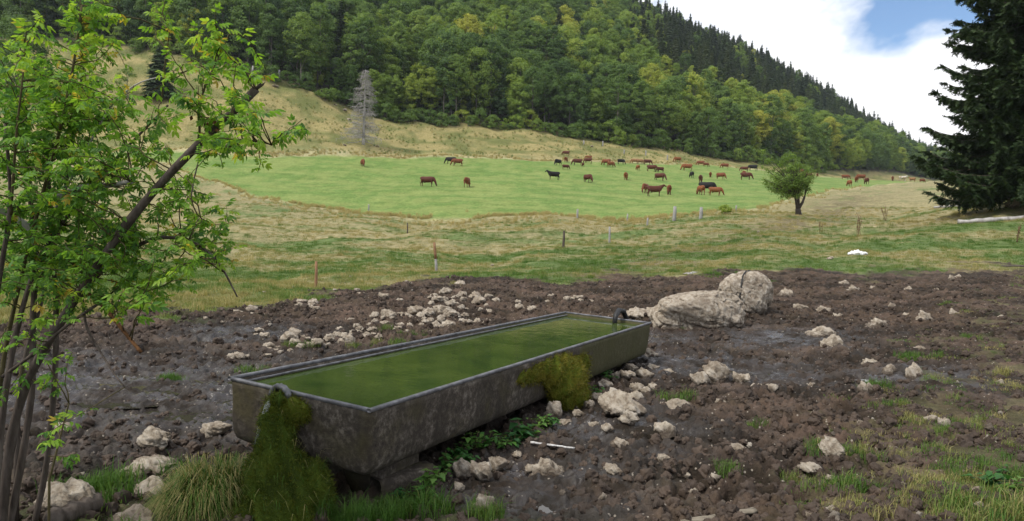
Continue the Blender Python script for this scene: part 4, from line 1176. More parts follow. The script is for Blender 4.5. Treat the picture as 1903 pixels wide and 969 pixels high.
rock(1027, 787, 36, 36, 'upright grey stone leaning under the trough side', None, .2, False, .5, .7)
rock(1020, 880, 90, 40, 'broad flat muddy rock in front of the white stick', None, .6, True, 1.1, .8, k=4)
rock(278, 842, 84, 46, 'pale split rock in the wet mud beside the grassy mound', None, .2, True, .2, .6)
rock(268, 882, 108, 36, 'flat cracked grey rock in front of the pale split rock', None, .3, True, .2, .8)
rock(272, 918, 84, 40, 'rounded grey brown rock half covered by the grass mound', None, .25, True, .3, .8)
rock(240, 960, 90, 34, 'low rough rock in the grass beside the fallen log', None, .3, True, .4)
rock(105, 950, 110, 62, 'big pale grey rock at the foot of the leafy shrub', None, .25, True, .15, .8)
rock(105, 800, 40, 20, 'small pale rock in the mud behind the shrub stems', None, .3)
rock(395, 815, 60, 26, 'pale rock between the trough end and the grassy mound', None, .3, False, .2)
rock(1887, 395, 34, 20, 'pale rock beside the trunk of the huge spruce', 'rocks under the huge spruce', .2, False, .1, d0=20)
rock(1840, 388, 22, 8, 'pale rock beside the trunk of the huge spruce', 'rocks under the huge spruce', .2, False, .1, d0=20)
for a in ((1530, 632, 64, 22), (1551, 652, 44, 24), (1636, 610, 54, 16), (1776, 587, 34, 20), (1721, 600, 38, 20), (1706, 697, 38, 26), (1621, 682, 34, 16), (1656, 697, 30, 16), (1512, 714, 26, 14), (1614, 733, 36, 20), (1735, 778, 28, 14), (1757, 784, 22, 18), (1711, 657, 28, 10),
          (1462, 552, 30, 14), (1490, 575, 30, 12), (1535, 580, 34, 13), (1562, 588, 30, 12), (1588, 545, 36, 15), (1572, 532, 26, 10), (1628, 538, 20, 9), (1690, 538, 16, 9), (1770, 520, 12, 8), (1782, 515, 12, 7), (1742, 540, 12, 9), (1862, 595, 12, 8), (1435, 735, 30, 14), (1410, 722, 40, 16), (1140, 884, 40, 16), (1157, 832, 44, 16),
          (1275, 885, 22, 10), (1235, 855, 26, 12), (1375, 835, 44, 12), (1320, 838, 18, 10), (1290, 920, 18, 12), (1510, 960, 20, 10), (1545, 955, 18, 12), (1820, 950, 22, 10), (1822, 920, 22, 8), (1600, 790, 16, 10), (1515, 790, 22, 10), (1860, 710, 14, 8), (1690, 590, 22, 9), (1660, 570, 16, 8), (1120, 935, 20, 14), (1330, 905, 26, 10), (1340, 760, 20, 10), (1200, 700, 36, 14), (1185, 735, 30, 14), (1150, 712, 26, 16), (1240, 690, 36, 12), (1205, 664, 40, 18), (1215, 685, 26, 10), (1290, 780, 18, 8), (1345, 790, 22, 8)):
    rock(*a, ('flat' if a[3] < .42 * a[2] else 'blocky') + (' large' if a[2] > 33 else ' middling' if a[2] > 21 else ' small') + ' half buried pale rock in the trampled mud beyond the trough', 'half buried rocks in the mud', .5, False, float(rr_ng.uniform(.55, 1.0)))
# heap behind the trough
hp = [(520, 652), (560, 640), (610, 642), (650, 632), (690, 612), (730, 598), (770, 592), (800, 585), (830, 575), (860, 585), (880, 600), (830, 600), (760, 612), (700, 632), (650, 650), (850, 612), (905, 602), (820, 562), (870, 560)]
for i in range(185):
    c0 = hp[int(rr_ng.integers(0, len(hp)))]
    px, py = c0[0] + rr_ng.normal() * 22, c0[1] + rr_ng.normal() * 9
    xl = 690 + (765 - py) / .3173
    if py > 693 - .1936 * (px - 425) - 6 + 6: continue
    w = rr_ng.choice([10, 14, 18, 24, 32], p=[.25, .3, .25, .14, .06]) * rr_ng.uniform(.85, 1.15)
    rock(px, py, w, w * rr_ng.uniform(.5, .75), ('small' if w < 13 else 'fist-sized' if w < 22 else 'large') + ' pale limestone rock in the loose heap behind the trough', 'rocks heaped behind the trough', .18, False, .12, 1.0)
for cxp, cyp, n, sp in ((460, 588, 7, 12), (570, 572, 9, 14), (440, 668, 6, 12), (455, 690, 4, 10), (980, 580, 9, 26), (1060, 560, 8, 26), (1110, 565, 7, 16), (900, 560, 5, 25), (640, 550, 4, 40), (500, 620, 5, 25), (760, 545, 3, 30)):
    for i in range(n):
        px, py = cxp + rr_ng.normal() * sp, cyp + rr_ng.normal() * sp * .35
        if py > 700 - .1936 * (px - 425) - 6 and px > 425: continue
        w = rr_ng.uniform(8, 22)
        rock(px, py, w, w * rr_ng.uniform(.45, .7), 'pale rock scattered on the mud behind the trough', 'rocks scattered behind the trough', .2, False, .2, 1.0)
for px, py, w in ((320, 562, 9), (340, 545, 8), (222, 560, 9), (265, 582, 8), (590, 520, 6), (650, 518, 6), (915, 490, 8), (545, 535, 7), (380, 600, 10), (410, 602, 9), (755, 528, 8), (1410, 430, 6), (1500, 420, 6), (1545, 483, 12), (280, 610, 8), (200, 620, 8), (490, 548, 6)):
    rock(px, py, w, w * .5, 'small white stone lying in the pasture grass', 'white stones in the pasture', .15, False, .0, 1.0)
for px, py, w, h in ((510, 162, 11, 4), (500, 150, 6, 3), (640, 205, 8, 4), (648, 226, 9, 4), (655, 231, 7, 3), (622, 198, 6, 3), (770, 226, 8, 3), (700, 277, 9, 3), (640, 275, 7, 3), (1100, 272, 6, 2.4), (75, 88, 8, 4), (205, 170, 6, 3)):
    rock(px, py, w, h, 'white rock on the dry slope below the forest', 'white rocks on the dry slope', .15, False, .0, 1.0, d0=110)
print('rocks', len(RLIST))
for px, py, w in ((1110, 752, 26), (1125, 730, 30), (1095, 765, 22), (1140, 745, 24), (1165, 715, 28), (1175, 690, 26), (1050, 792, 28), (1075, 780, 22), (1200, 740, 22), (1130, 812, 26), (1105, 800, 20), (1190, 775, 20), (1215, 720, 24), (960, 850, 20), (985, 862, 24)):
    rock(px, py, w, w * .62, 'rounded grey brown stone along the foot of the trough', 'stones along the trough', .22, False, .45, 1.0)
# grit and pebbles, beyond counting
gp, gs = [], []
for i in range(8000):
    y = 3.3 * (24 / 3.3) ** rr_ng.uniform(); x = rr_ng.uniform(-.78, .8) * y
    gp.append((x, y))
gp = np.array(gp); _, _, gm, _, _, _, _ = masks(gp[:, 0], gp[:, 1])
tu, tv = trough_uv(gp[:, 0], gp[:, 1])
dens = .35 + .65 * sstep(-.1, .5, fbm(gp[:, 0] * .6, gp[:, 1] * .6, 151, 2)) + .4 * (gp[:, 0] > 1.5)
ok_ = (gm > .4) & ~((abs(tu) < .75) & (abs(tv) < 3)) & (rr_ng.uniform(size=len(gp)) < dens * .38)
gp = gp[ok_]; gzp = Zfull(gp[:, 0], gp[:, 1])
gs = np.clip(rr_ng.lognormal(-4.0, .55, len(gp)), .008, .075)
scatter('gravel', np.concatenate([gp, (gzp + gs * .12)[:, None]], 1), np.stack([rr_ng.uniform(-.5, .5, len(gp)), rr_ng.uniform(-.5, .5, len(gp)), rr_ng.uniform(0, 6.28, len(gp))], 1), gs, rr_ng.integers(0, 5, len(gp)), 0 * gs, RKG, 'small pale limestone pebbles pressed into the mud')

CLOD = [m_.copy() for m_ in RK[:6]]
for m_ in CLOD: m_.materials.clear(); m_.materials.append(M['clod'])
n = 34000
y = 2.6 * (20 / 2.6) ** rr_ng.uniform(size=n); x = rr_ng.uniform(-1.02, 1.1, n) * y
zc, mk = Zfull(x, y, True); tu, tv = trough_uv(x, y)
k_ = (mk[2] > .45) & ~((abs(tu) < .62) & (abs(tv) < 2.8)) & (rr_ng.uniform(size=n) < 1 - .95 * mk[7])
x, y, zc = x[k_], y[k_], zc[k_]; n = len(x)
cs = np.clip(rr_ng.lognormal(-3.15, .5, n), .015, .11) * (1 + .4 * sstep(6, 16, y))
scatter('mud_clods', np.stack([x, y, zc - cs * .05], 1), np.stack([rr_ng.uniform(-.6, .6, n), rr_ng.uniform(-.6, .6, n), rr_ng.uniform(0, 6.28, n)], 1), cs, rr_ng.integers(0, 6, n), 0 * cs, CLOD, 'clods of dark trampled mud')

# ------------------------------------------------------------------ grass
def tuft(seed, n, R, h, w, lean=.5, droop=.35):
    rng = np.random.default_rng(seed); V = []; Qd = []
    for i in range(n):
        r = R * math.sqrt(rng.uniform()); a = rng.uniform(0, 6.283); b = np.array([r * math.cos(a), r * math.sin(a), -.01])
        la = rng.uniform(0, 6.283); hh = h * rng.uniform(.5, 1.15); d_ = np.array([math.cos(la), math.sin(la), 0]) * rng.uniform(.1, 1) * lean * hh
        sd = np.array([-math.sin(la + rng.normal() * .6), math.cos(la), 0]) * w * rng.uniform(.7, 1.3)
        m = b + d_ * .4 + [0, 0, hh * .62]; e = b + d_ * 1.25 + [0, 0, hh * (1 - droop * rng.uniform(.0, 1))]
        k = len(V); V += [b - sd, b + sd, m + sd * .75, m - sd * .75, e + sd * .12, e - sd * .12]
        Qd += [(k, k + 1, k + 2, k + 3), (k + 3, k + 2, k + 4, k + 5)]
    return mesh_np('tuft', V, Qd, M['grass'])
SHORT = [tuft(600 + i, 46, .2, .055, .0035, .9) for i in range(4)]
MID = [tuft(610 + i, 60, .14, .15, .003, .7) for i in range(3)]
LONG = [tuft(620 + i, 70, .16, .42, .004, .6, .5) for i in range(3)]
GRASS_FORMS = SHORT + MID + LONG
gr = np.random.default_rng(31)
n = 80000
y = 2.8 * (72 / 2.8) ** (gr.uniform(size=n) ** .72); x = gr.uniform(-1.05, 1.05, n) * y
zf, (a_, d_, mu, si, fl, hi, fo, we, mi) = Zfull(x, y, True)
nn_ = fbm(x * .11, y * .2, 101, 4) + .45 * fbm(x * .5, y * .9, 103, 4)
tn = np.clip(.18 + .5 * sstep(-.4, .6, nn_) + .22 * sstep(30, 60, d_) + .12 * gr.normal(size=n), 0, 1)
prob = np.where(mu > .6, .0, 1 - mu) * np.where(y < 14, 1 - .85 * sstep(0, .4, si) * (x > 0), 1) * np.clip((np.hypot(x, y) / 11) ** 1.6, .04, 1)
tu, tv = trough_uv(x, y)
k_ = (gr.uniform(size=n) < prob) & (fl < .5) & ~((abs(tu) < .72) & (abs(tv) < 2.9))
sc_ = gr.uniform(.6, 1.25, n) * np.where((y < 13) & (x > 0), .6, 1) * (1 + .5 * sstep(20, 60, y)) * np.where(mu > .2, .7, 1)
pick = np.where(gr.uniform(size=n) < .12 + .25 * sstep(.5, .8, tn), gr.integers(4, 7, n), gr.integers(0, 4, n))
P_ = [np.stack([x, y, zf], 1)[k_]]; S_ = [sc_[k_]]; K_ = [pick[k_]]; T_ = [tn[k_]]
# straw fringe at the near and far rim of the meadow
def fringe(fn, n, off, w, lo=-.62, hi=.5, s=1.5):
    a = gr.uniform(lo, hi, n); d = fn(a) * np.exp(off + w * gr.normal(size=n)); x, y = a * d, d
    keep = fbm(x * .25, y * .25, 161, 3) > -.25
    x, y = x[keep], y[keep]; m = len(x)
    P_.append(np.stack([x, y, Zfull(x, y)], 1)); S_.append(gr.uniform(.7, 1.3, m) * s); K_.append(gr.integers(7, 10, m)); T_.append(np.clip(gr.normal(.97, .06, m), 0, 1))
fringe(D_NEAR, 1200, -.004, .006, s=.9)
fringe(D_NEAR, 900, -.06, .05, s=.8)
ah = gr.uniform(-.72, .3, 3600); dh = D_FAR(ah) + (D_FOR(ah) - D_FAR(ah)) * gr.uniform(.03, 1.0, 3600); xh, yh_ = ah * dh, dh
kh = fbm(xh * .08, yh_ * .16, 171, 3) > -.15; xh, yh_ = xh[kh], yh_[kh]
P_.append(np.stack([xh, yh_, Zfull(xh, yh_)], 1)); S_.append(gr.uniform(.6, 1.7, len(xh))); K_.append(gr.integers(7, 10, len(xh))); T_.append(np.clip(gr.normal(.55, .2, len(xh)), .1, 1))
fringe(D_FAR, 1800, .012, .008, -.6, .35, 1.1)
def patch(px, py, rx, ry, n, kinds, t0, s0, ts=.1):
    c_ = at(px, py); an = gr.uniform(0, 6.283, n); r = np.sqrt(gr.uniform(size=n))
    x = c_[0] + rx * r * np.cos(an); y = c_[1] + ry * r * np.sin(an)
    tu, tv = trough_uv(x, y); kp = ~((abs(tu) < .62) & (abs(tv) < 2.78)); x, y = x[kp], y[kp]; m = len(x)
    P_.append(np.stack([x, y, Zfull(x, y)], 1)); S_.append(gr.uniform(.7, 1.25, m) * s0); K_.append(gr.choice(kinds, m)); T_.append(np.clip(gr.normal(t0, ts, m), 0, 1))
MI, LO, SH = [4, 5, 6], [7, 8, 9], [0, 1, 2, 3]
patch(690, 962, .3, .13, 26, LO, .06, .28); patch(640, 962, .2, .1, 14, LO, .06, .34); patch(760, 950, .25, .15, 22, MI, .1, .75); patch(700, 940, .28, .1, 20, MI, .08, .8)
patch(1590, 858, .14, .08, 11, MI, .1, .5); patch(1515, 862, .07, .05, 5, MI, .1, .45); patch(1585, 915, .08, .05, 5, MI, .2, .7)
patch(320, 705, .09, .07, 7, MI, .1, .55); patch(1706, 668, .3, .12, 12, MI, .15, .6); patch(1640, 722, .2, .08, 8, MI, .15, .6); patch(900, 962, .07, .05, 6, MI, .15, .8)
patch(1352, 895, .06, .05, 4, MI, .2, .6); patch(1250, 755, .2, .08, 7, MI, .2, .55); patch(1410, 800, .1, .06, 4, MI, .3, .5); patch(215, 905, .2, .1, 14, MI, .12, .8); patch(300, 880, .15, .06, 8, MI, .12, .7); patch(160, 900, .2, .1, 8, MI, .2, .8)
patch(1285, 612, .3, .1, 10, MI, .1, .6); patch(560, 650, .35, .2, 10, MI, .2, .55); patch(740, 625, .5, .25, 14, MI, .18, .6); patch(455, 688, .25, .12, 9, MI, .2, .6); patch(700, 650, .4, .15, 9, MI, .25, .6); patch(1330, 516, .8, .5, 18, MI, .15, .8); patch(1440, 525, .5, .3, 8, MI, .15, .7)
for i in range(110):     # trampled green patches towards the right
    px, py = gr.uniform(1480, 1900), gr.uniform(560, 960)
    if px < 1480 + (969 - py) * .75 - 60: continue
    patch(px, py, gr.uniform(.1, .3), gr.uniform(.08, .2), int(gr.integers(3, 9)), MI + SH + SH, gr.uniform(.15, .8), .5)
patch(1850, 880, .35, .25, 14, MI, .2, .6); patch(1890, 950, .35, .2, 13, MI, .25, .7); patch(1840, 960, .3, .15, 9, MI, .6, .7)
P_, S_, K_, T_ = np.concatenate(P_), np.concatenate(S_), np.concatenate(K_), np.concatenate(T_)
scatter('grass', P_, gr.uniform(0, 6.28, len(P_)), S_, K_, T_, GRASS_FORMS, 'short pasture grass with straw coloured tufts')

# ------------------------------------------------------------------ moss: mound under the overflow, drape on the trough side, grassy hummock
def blades_on(V, Nn, n, size, rng, asp=.35, up=.3, thin=1.0):
    i = rng.integers(0, len(V), n); c_ = V[i] + rng.normal(size=(n, 3)) * size * .6; d = unit(Nn[i] + rng.normal(size=(n, 3)) * .55 + [0, 0, up])
    sd = unit(np.cross(d, rng.normal(size=(n, 3)))); L = (size * rng.uniform(.5, 1.4, n))[:, None]
    Vb = np.stack([c_ - sd * L * asp * .4, c_ + sd * L * asp * .4, c_ + d * L + sd * L * asp * .1 * thin, c_ + d * L - sd * L * asp * .1 * thin], 1).reshape(-1, 3)
    return Vb, np.arange(n * 4).reshape(-1, 4)
def blob(spheres, seed, vox=.022, amp=.02):
    """one closed skin around a chain of overlapping lumps"""
    g = Geo()
    bm = bmesh.new(); bmesh.ops.create_icosphere(bm, subdivisions=3, radius=1); S = np.array([v.co for v in bm.verts]); Fs = np.array([[v.index for v in f.verts] for f in bm.faces]); bm.free()
    for (c_, r) in spheres: g.add(S * np.asarray(r) + c_, Fs)
    o = obj('raw', g.mesh('raw', None)); m = o.modifiers.new('r', 'REMESH'); m.mode = 'VOXEL'; m.voxel_size = vox
    m2 = o.modifiers.new('s', 'SMOOTH'); m2.iterations = 6; m2.factor = .5
    me = bpy.data.meshes.new_from_object(o.evaluated_get(bpy.context.evaluated_depsgraph_get())); bpy.data.objects.remove(o)
    V = np.empty(len(me.vertices) * 3, np.float32); me.vertices.foreach_get('co', V); V = V.reshape(-1, 3).astype(float)
    Nn = np.empty(len(V) * 3, np.float32); me.vertices.foreach_get('normal', Nn); Nn = Nn.reshape(-1, 3).astype(float)
    nz_ = fbm(V[:, 0] * 11 + V[:, 2] * 7, V[:, 1] * 11 - V[:, 2] * 9, seed, 4)
    V = V + Nn * (amp * nz_)[:, None]
    me.vertices.foreach_set('co', V.astype(np.float32).ravel()); me.polygons.foreach_set('use_smooth', np.ones(len(me.polygons), bool)); me.update()
    return me, V, Nn
def mossg_b(nt, out):
    n = noise(nt, 5, 6, .6); n2 = noise(nt, 60, 5, .7)
    t = attr(nt, 'tint', 'OBJECT')
    c1 = ramp(nt, mth(nt, 'ADD', mth(nt, 'MULTIPLY', n, .7), mth(nt, 'SUBTRACT', t, .3)), [(.15, (.018, .022, .008)), (.4, (.04, .062, .008)), (.62, (.085, .105, .012)), (.85, (.16, .12, .018))])
    principled(nt, out, c1, .95, bump(nt, n2, .9, .012), .1)
M['mossbase'] = mat('moss cushion', mossg_b)
rm = np.random.default_rng(55)
lip = tw(lx, -TL / 2 - .02, -.02)
gm0 = at(520, 960)
mb = np.array([lip[0], lip[1], -1.72])
sph = []
fo_ = unproj(515, 900, 3.75)
for t_, w_ in ((0, .07), (.15, .095), (.3, .115), (.5, .165), (.7, .22), (.9, .25), (1.1, .28)):
    c_ = lip * 1.0; 
    top = lip + np.array([-.0, -.05, -.07]); bot = np.array([fo_[0] - .07, lip[1] - .33, -1.78])
    pos = top * (1 - min(t_, 1)) + bot * min(t_, 1); pos[0] = top[0] * (1 - min(t_, 1) ** 1.5) + bot[0] * min(t_, 1) ** 1.5
    sph.append((pos, np.array([w_ * 1.0, w_ * .9, max(.1, w_ * .75)])))
sph.append((np.array([fo_[0] - .16, lip[1] - .3, -1.62]), np.array([.13, .16, .22])))
sph.append((np.array([fo_[0] + .05, lip[1] - .25, -1.66]), np.array([.16, .18, .22])))
org = np.array([fo_[0], lip[1] - .3, -1.75])
me, V, Nn = blob([(c_ - org, r) for c_, r in sph], 3, .018, .045)
MV, MN = V, Nn
me.materials.clear(); me.materials.append(M['mossbase'])
t = empty('moss_mound', org); tag(t, 'tall green mossy mound under the overflow at the end of the trough', 'moss mound')
o = obj('cushion', me, t); o['tint'] = .35
vb, qb = blades_on(V, Nn, 26000, .016, rm, .4)
o = obj('moss_shoots', mesh_np('moss_shoots', vb, qb, M['moss']), t); o['tint'] = .4; o['kind'] = 'stuff'
# thin trickle of water from the overflow
g = Geo(); P = np.array([lip + [-.05, -.03, -.01], lip + [-.07, -.08, -.05], lip + [-.09, -.13, -.16], lip + [-.1, -.17, -.27]])
for k in range(3): g.tube(P - P[0] + [.012 * k, .0, 0], [.006, .005, .007, .004], 6)
def glass_b(nt, out):
    p_ = principled(nt, out, (.9, .95, .95), .05, None, .5); p_.inputs['Transmission Weight'].default_value = .85; p_.inputs['IOR'].default_value = 1.33
M['trickle'] = mat('clear water', glass_b)
o = obj('water_trickle', g.mesh('water_trickle', M['trickle'], True), None, P[0]); o['kind'] = 'stuff'; o['label'] = 'thin trickle of water running from the overflow onto the moss'
# moss drape on the trough's long side
def side_px(yl, zl_):          # photo column of a point on the long outer wall
    w_ = TM @ Vector((TW / 2, yl, zl_)); d_ = w_.y * cp - w_.z * sp_; u_ = w_.z * cp + w_.y * sp_
    return CX + cr * F * w_.x / d_ + sr * F * u_ / d_
ys_ = np.linspace(-2.7, 2.7, 200); yv = float(ys_[int(np.argmin([abs(side_px(v_, -.2) - 1035) for v_ in ys_]))])
sph = [((TW / 2 + .0, yv, -.1), (.05, .3, .07)), ((TW / 2 + .02, yv + .05, -.2), (.09, .36, .15)), ((TW / 2 + .06, yv + .12, -.3), (.14, .3, .2)), ((TW / 2 + .08, yv + .16, -.45), (.16, .24, .2)), ((TW / 2 + .07, yv + .2, -.62), (.15, .2, .14)), ((TW / 2 - .01, yv - .4, -.12), (.035, .4, .1)), ((TW / 2 - .0, yv + .5, -.2), (.03, .3, .12))]
me, V, Nn = blob([(np.array(c_), np.array(r)) for c_, r in sph], 9, .02, .03)
me.materials.clear(); me.materials.append(M['mossbase'])
o = obj('moss', me, tr); o['tint'] = .62; o['label'] = 'golden brown moss hanging over the long side'
vb, qb = blades_on(V, Nn, 16000, .022, rm, .3, -.2)
o2 = obj('moss_shoots', mesh_np('moss_shoots', vb, qb, M['moss']), o); o2['tint'] = .78; o2['kind'] = 'stuff'
# little moss along the near end face
sph = [((lx + .12, -TL / 2 - .02, -.1), (.13, .05, .08)), ((lx + .02, -TL / 2 - .05, -.16), (.14, .07, .13))]
me, V, Nn = blob([(np.array(c_), np.array(r)) for c_, r in sph], 12, .016, .02)
me.materials.clear(); me.materials.append(M['mossbase']); o = obj('moss', me, tr); o['tint'] = .55
vb, qb = blades_on(V, Nn, 6000, .016, rm, .35, -.1); o2 = obj('moss_shoots', mesh_np('moss_shoots', vb, qb, M['moss']), o); o2['tint'] = .65; o2['kind'] = 'stuff'
# hummock of long straw grass
hc = at(375, 940); hc[2] = -1.75
me, V, Nn = blob([((0, 0, .06), (.2, .16, .2)), ((.1, .06, .13), (.15, .13, .14)), ((-.13, .03, .0), (.13, .13, .14))], 15, .025, .04)
me.materials.clear(); me.materials.append(M['mossbase'])
t = empty('grass_hummock', hc); tag(t, 'hummock of long straw and green grass beside the mossy mound', 'grass hummock')
o = obj('turf', me, t); o['tint'] = .3
def long_blades(V, Nn, n, L0, w, rng, down=.9):
    sel = np.nonzero(Nn[:, 2] > -.1)[0]; i = rng.choice(sel, n); b = V[i]; o_ = unit(Nn[i] * [1, 1, .3] + rng.normal(size=(n, 3)) * .45); L = (L0 * rng.uniform(.45, 1.2, n))[:, None]
    m = b + o_ * L * .4 + np.array([0, 0, .28]) * L; e = b + o_ * L * .95 + np.array([0, 0, .3 - down * .8]) * L * rng.uniform(.2, 1, (n, 1))
    sd = unit(np.cross(o_, [0, 0, 1])) * w
    Vb = np.stack([b - sd, b + sd, m + sd * .8, m - sd * .8, e + sd * .15, e - sd * .15], 1).reshape(-1, 3); k = np.arange(n)[:, None] * 6
    return Vb, np.concatenate([k + [0, 1, 2, 3], k + [3, 2, 4, 5]])
for tn_, nb2, nm_ in ((.2, 1300, 'green_blades'), (.7, 1300, 'straw_blades')):
    vb, qb = long_blades(V, Nn, nb2, .15, .0018, rm); o = obj(nm_, mesh_np(nm_, vb, qb, M['grass']), t); o['tint'] = tn_; o['kind'] = 'stuff'

mound = bpy.data.objects['moss_mound']
for tn_, nb2, L_ in ((.12, 130, .1), (.75, 60, .14)):
    vb, qb = long_blades(MV, MN, nb2, L_, .0016, rm); o = obj('grass_blades', mesh_np('grass_blades', vb, qb, M['grass']), mound); o['tint'] = tn_; o['kind'] = 'stuff'

# ------------------------------------------------------------------ leafy weeds at the foot of the trough
def weed(p, h, n, lab, grp, s=.05, seed=0):
    rg = np.random.default_rng(seed); t = empty('weed_plant', p); tag(t, lab, 'weed', grp); g = Geo(); G2 = Geo()
    for i in range(n):
        a = rg.uniform(0, 6.283); e = np.array([math.cos(a) * h * rg.uniform(.2, .9), math.sin(a) * h * rg.uniform(.2, .9), h * rg.uniform(.4, 1)])
        tt = np.linspace(0, 1, 5)[:, None]; P = e * tt * [1, 1, 0] + np.array([0, 0, 1]) * e[2] * np.sin(tt * 1.5); g.tube(P, .0025, 4)
        for k in range(6):
            c_ = P[1 + k % 4] + rg.normal(size=3) * .012; d = unit(rg.normal(size=3) * [1, 1, .25]); sd = unit(np.cross(d, [0, 0, 1])); L = s * rg.uniform(.6, 1.3)
            up_ = np.array([0, 0, 1])
            V = [c_, c_ + d * L * .35 + sd * L * .36 + up_ * L * .08, c_ + d * L - up_ * L * .2, c_ + d * L * .35 - sd * L * .36 + up_ * L * .08]
            G2.add(V, [(0, 1, 2, 3)])
    obj('stem', g.mesh('stem', M['shootbark']), t); o = obj('foliage', G2.mesh('foliage', M['leafplant']), t); o['tint'] = float(rg.uniform(.2, .7))
for i, (px, py, hpx) in enumerate(((830, 868, 40), (850, 845, 36), (880, 842, 44), (905, 838, 40), (930, 838, 34), (955, 830, 40), (985, 818, 44), (1000, 806, 36), (815, 900, 40), (800, 915, 36), (790, 930, 40), (1022, 800, 22), (770, 925, 30), (745, 935, 34), (865, 858, 30), (1135, 715, 20), (1105, 740, 22), (1125, 705, 18))):
    p = at(px, py); weed(p, px_h(p, hpx) * .8, 9, 'low leafy green weed at the foot of the trough', 'weeds below the trough', .05 if i < 16 else .04, 700 + i)
p = at(965, 822); weed(p, .16, 5, 'weed with broad blue green leaves beside the white stick', None, .1, 740)
for i, (px, py) in enumerate(((1868, 890), (1840, 905), (1880, 915))):
    p = at(px, py); weed(p, .1, 8, 'broad leafed green weed in the trampled grass', 'weeds in the trampled grass', .06, 760 + i)

# ------------------------------------------------------------------ loose wood, cloth, hose
def stick(name, a, b, r0, r1, m, lab, cat, flat=1.0, seed=0, d0=3.2):
    A, B = at(*a, d0), at(*b, d0)
    rg = np.random.default_rng(seed); n = 12; tt = np.linspace(0, 1, n)[:, None]
    P = A * (1 - tt) + B * tt + rg.normal(size=(n, 3)) * r0 * .12; P[:, 2] += max(0.0, float(np.percentile(Zfull(P[:, 0], P[:, 1]) - P[:, 2], 92))) + r0 * flat * .6
    g = Geo(); g.tube((P - A) , np.linspace(r0, r1, n) * (1 + .12 * rg.normal(size=n)), 9)
    if flat != 1: g.V[0][:, 2] = (g.V[0][:, 2] - r0) * flat + r0 * flat
    o = obj(name, g.mesh(name, m, True), None, A); tag(o, lab, cat); return o
stick('plank', (1270, 985), (1400, 955), .035, .03, M['plank'], 'weathered grey board lying in the near mud', 'board', .4, 1)
stick('stick', (985, 832), (1068, 836), .012, .009, M['paintwood'], 'peeling white stick lying in the mud below the trough', 'stick', .7, 2)
stick('log', (95, 972), (182, 938), .055, .05, M['bark'], 'grey log lying on the ground at the foot of the shrub', 'log', 1, 3)
stick('log', (1780, 415), (1910, 405), .13, .16, M['deadwood'], 'long pale fallen trunk in the grass below the huge spruce', 'log', 1, 4, 20)
stick('log', (1735, 393), (1810, 388), .12, .1, M['deadwood'], 'dark fallen branch in the shade of the huge spruce', 'log', 1, 5, 20)
stick('plank', (1274, 512), (1306, 506), .12, .1, M['deadwood'], 'grey board lying at the grass edge behind the boulders', 'board', .35, 6, 9)
stick('plank', (1866, 499), (1905, 495), .12, .1, M['bark'], 'dark board lying at the mud edge below the huge spruce', 'board', .4, 7, 9)
stick('plank', (1135, 533), (1152, 539), .06, .05, M['deadwood'], 'small grey board lying in the mud behind the trough', 'board', .4, 8, 9)
p = at(1592, 480, 10); me, V, Nn = blob([((0, 0, .05), (.3, .2, .1)), ((.25, .05, .04), (.2, .15, .07)), ((-.2, 0, .03), (.15, .1, .06))], 21, .02, .06)
me.materials.clear(); me.materials.append(M['cloth']); tag(obj('rag', me, None, p), 'crumpled white rag lying in the pasture grass', 'rag')
p = at(403, 785); 
hz = []
bx_, by_ = at(1308, 612)[:2]
def boulder_top(x, y, objs=('boulder', 'boulder.001', 'rock', 'rock.001')):
    best = ground(x, y)
    dgx = bpy.context.evaluated_depsgraph_get()
    for nm in objs:
        o = bpy.data.objects[nm]; mw = o.matrix_world if o.matrix_world != Matrix() else Matrix.LocRotScale(o.location, o.rotation_euler, o.scale)
        mi_ = Matrix.LocRotScale(o.location, o.rotation_euler, o.scale).inverted()
        ok2, loc, nr, ix = o.ray_cast(mi_ @ Vector((x, y, 5)), (mi_.to_3x3() @ Vector((0, 0, -1))).normalized())
        if ok2: best = max(best, (mi_.inverted() @ loc).z)
    return best
bpy.context.view_layer.update()
a_, b_ = P_hose0, P_hose1 = tw(.35, TL / 2 + .4, 0), at(1372, 600)
path = []
q0 = unproj(1262, 540, 12.55); q1 = unproj(1335, 540, 12.85); q2 = unproj(1372, 555, 12.75); q3 = unproj(1400, 560, 13.4); q4 = unproj(1440, 560, 14.2)
ctl = np.array(path + [tuple(v[:2]) for v in (q0, q1, q2, q3, q4)]); s = np.linspace(0, len(ctl) - 1, 46)
hx, hy = np.interp(s, range(len(ctl)), ctl[:, 0]), np.interp(s, range(len(ctl)), ctl[:, 1])
hzv = np.array([boulder_top(x_, y_) for x_, y_ in zip(hx, hy)]) + .014
hzv = np.convolve(np.pad(hzv, 2, mode='edge'), np.ones(5) / 5, 'valid').clip(min=hzv)
g = Geo(); P = np.stack([hx, hy, hzv], 1); g.tube(P - P[0], .013, 7)
tag(obj('hose', g.mesh('hose', M['rubber'], True), None, P[0]), 'thin black hose running over the boulders to the trough', 'hose')

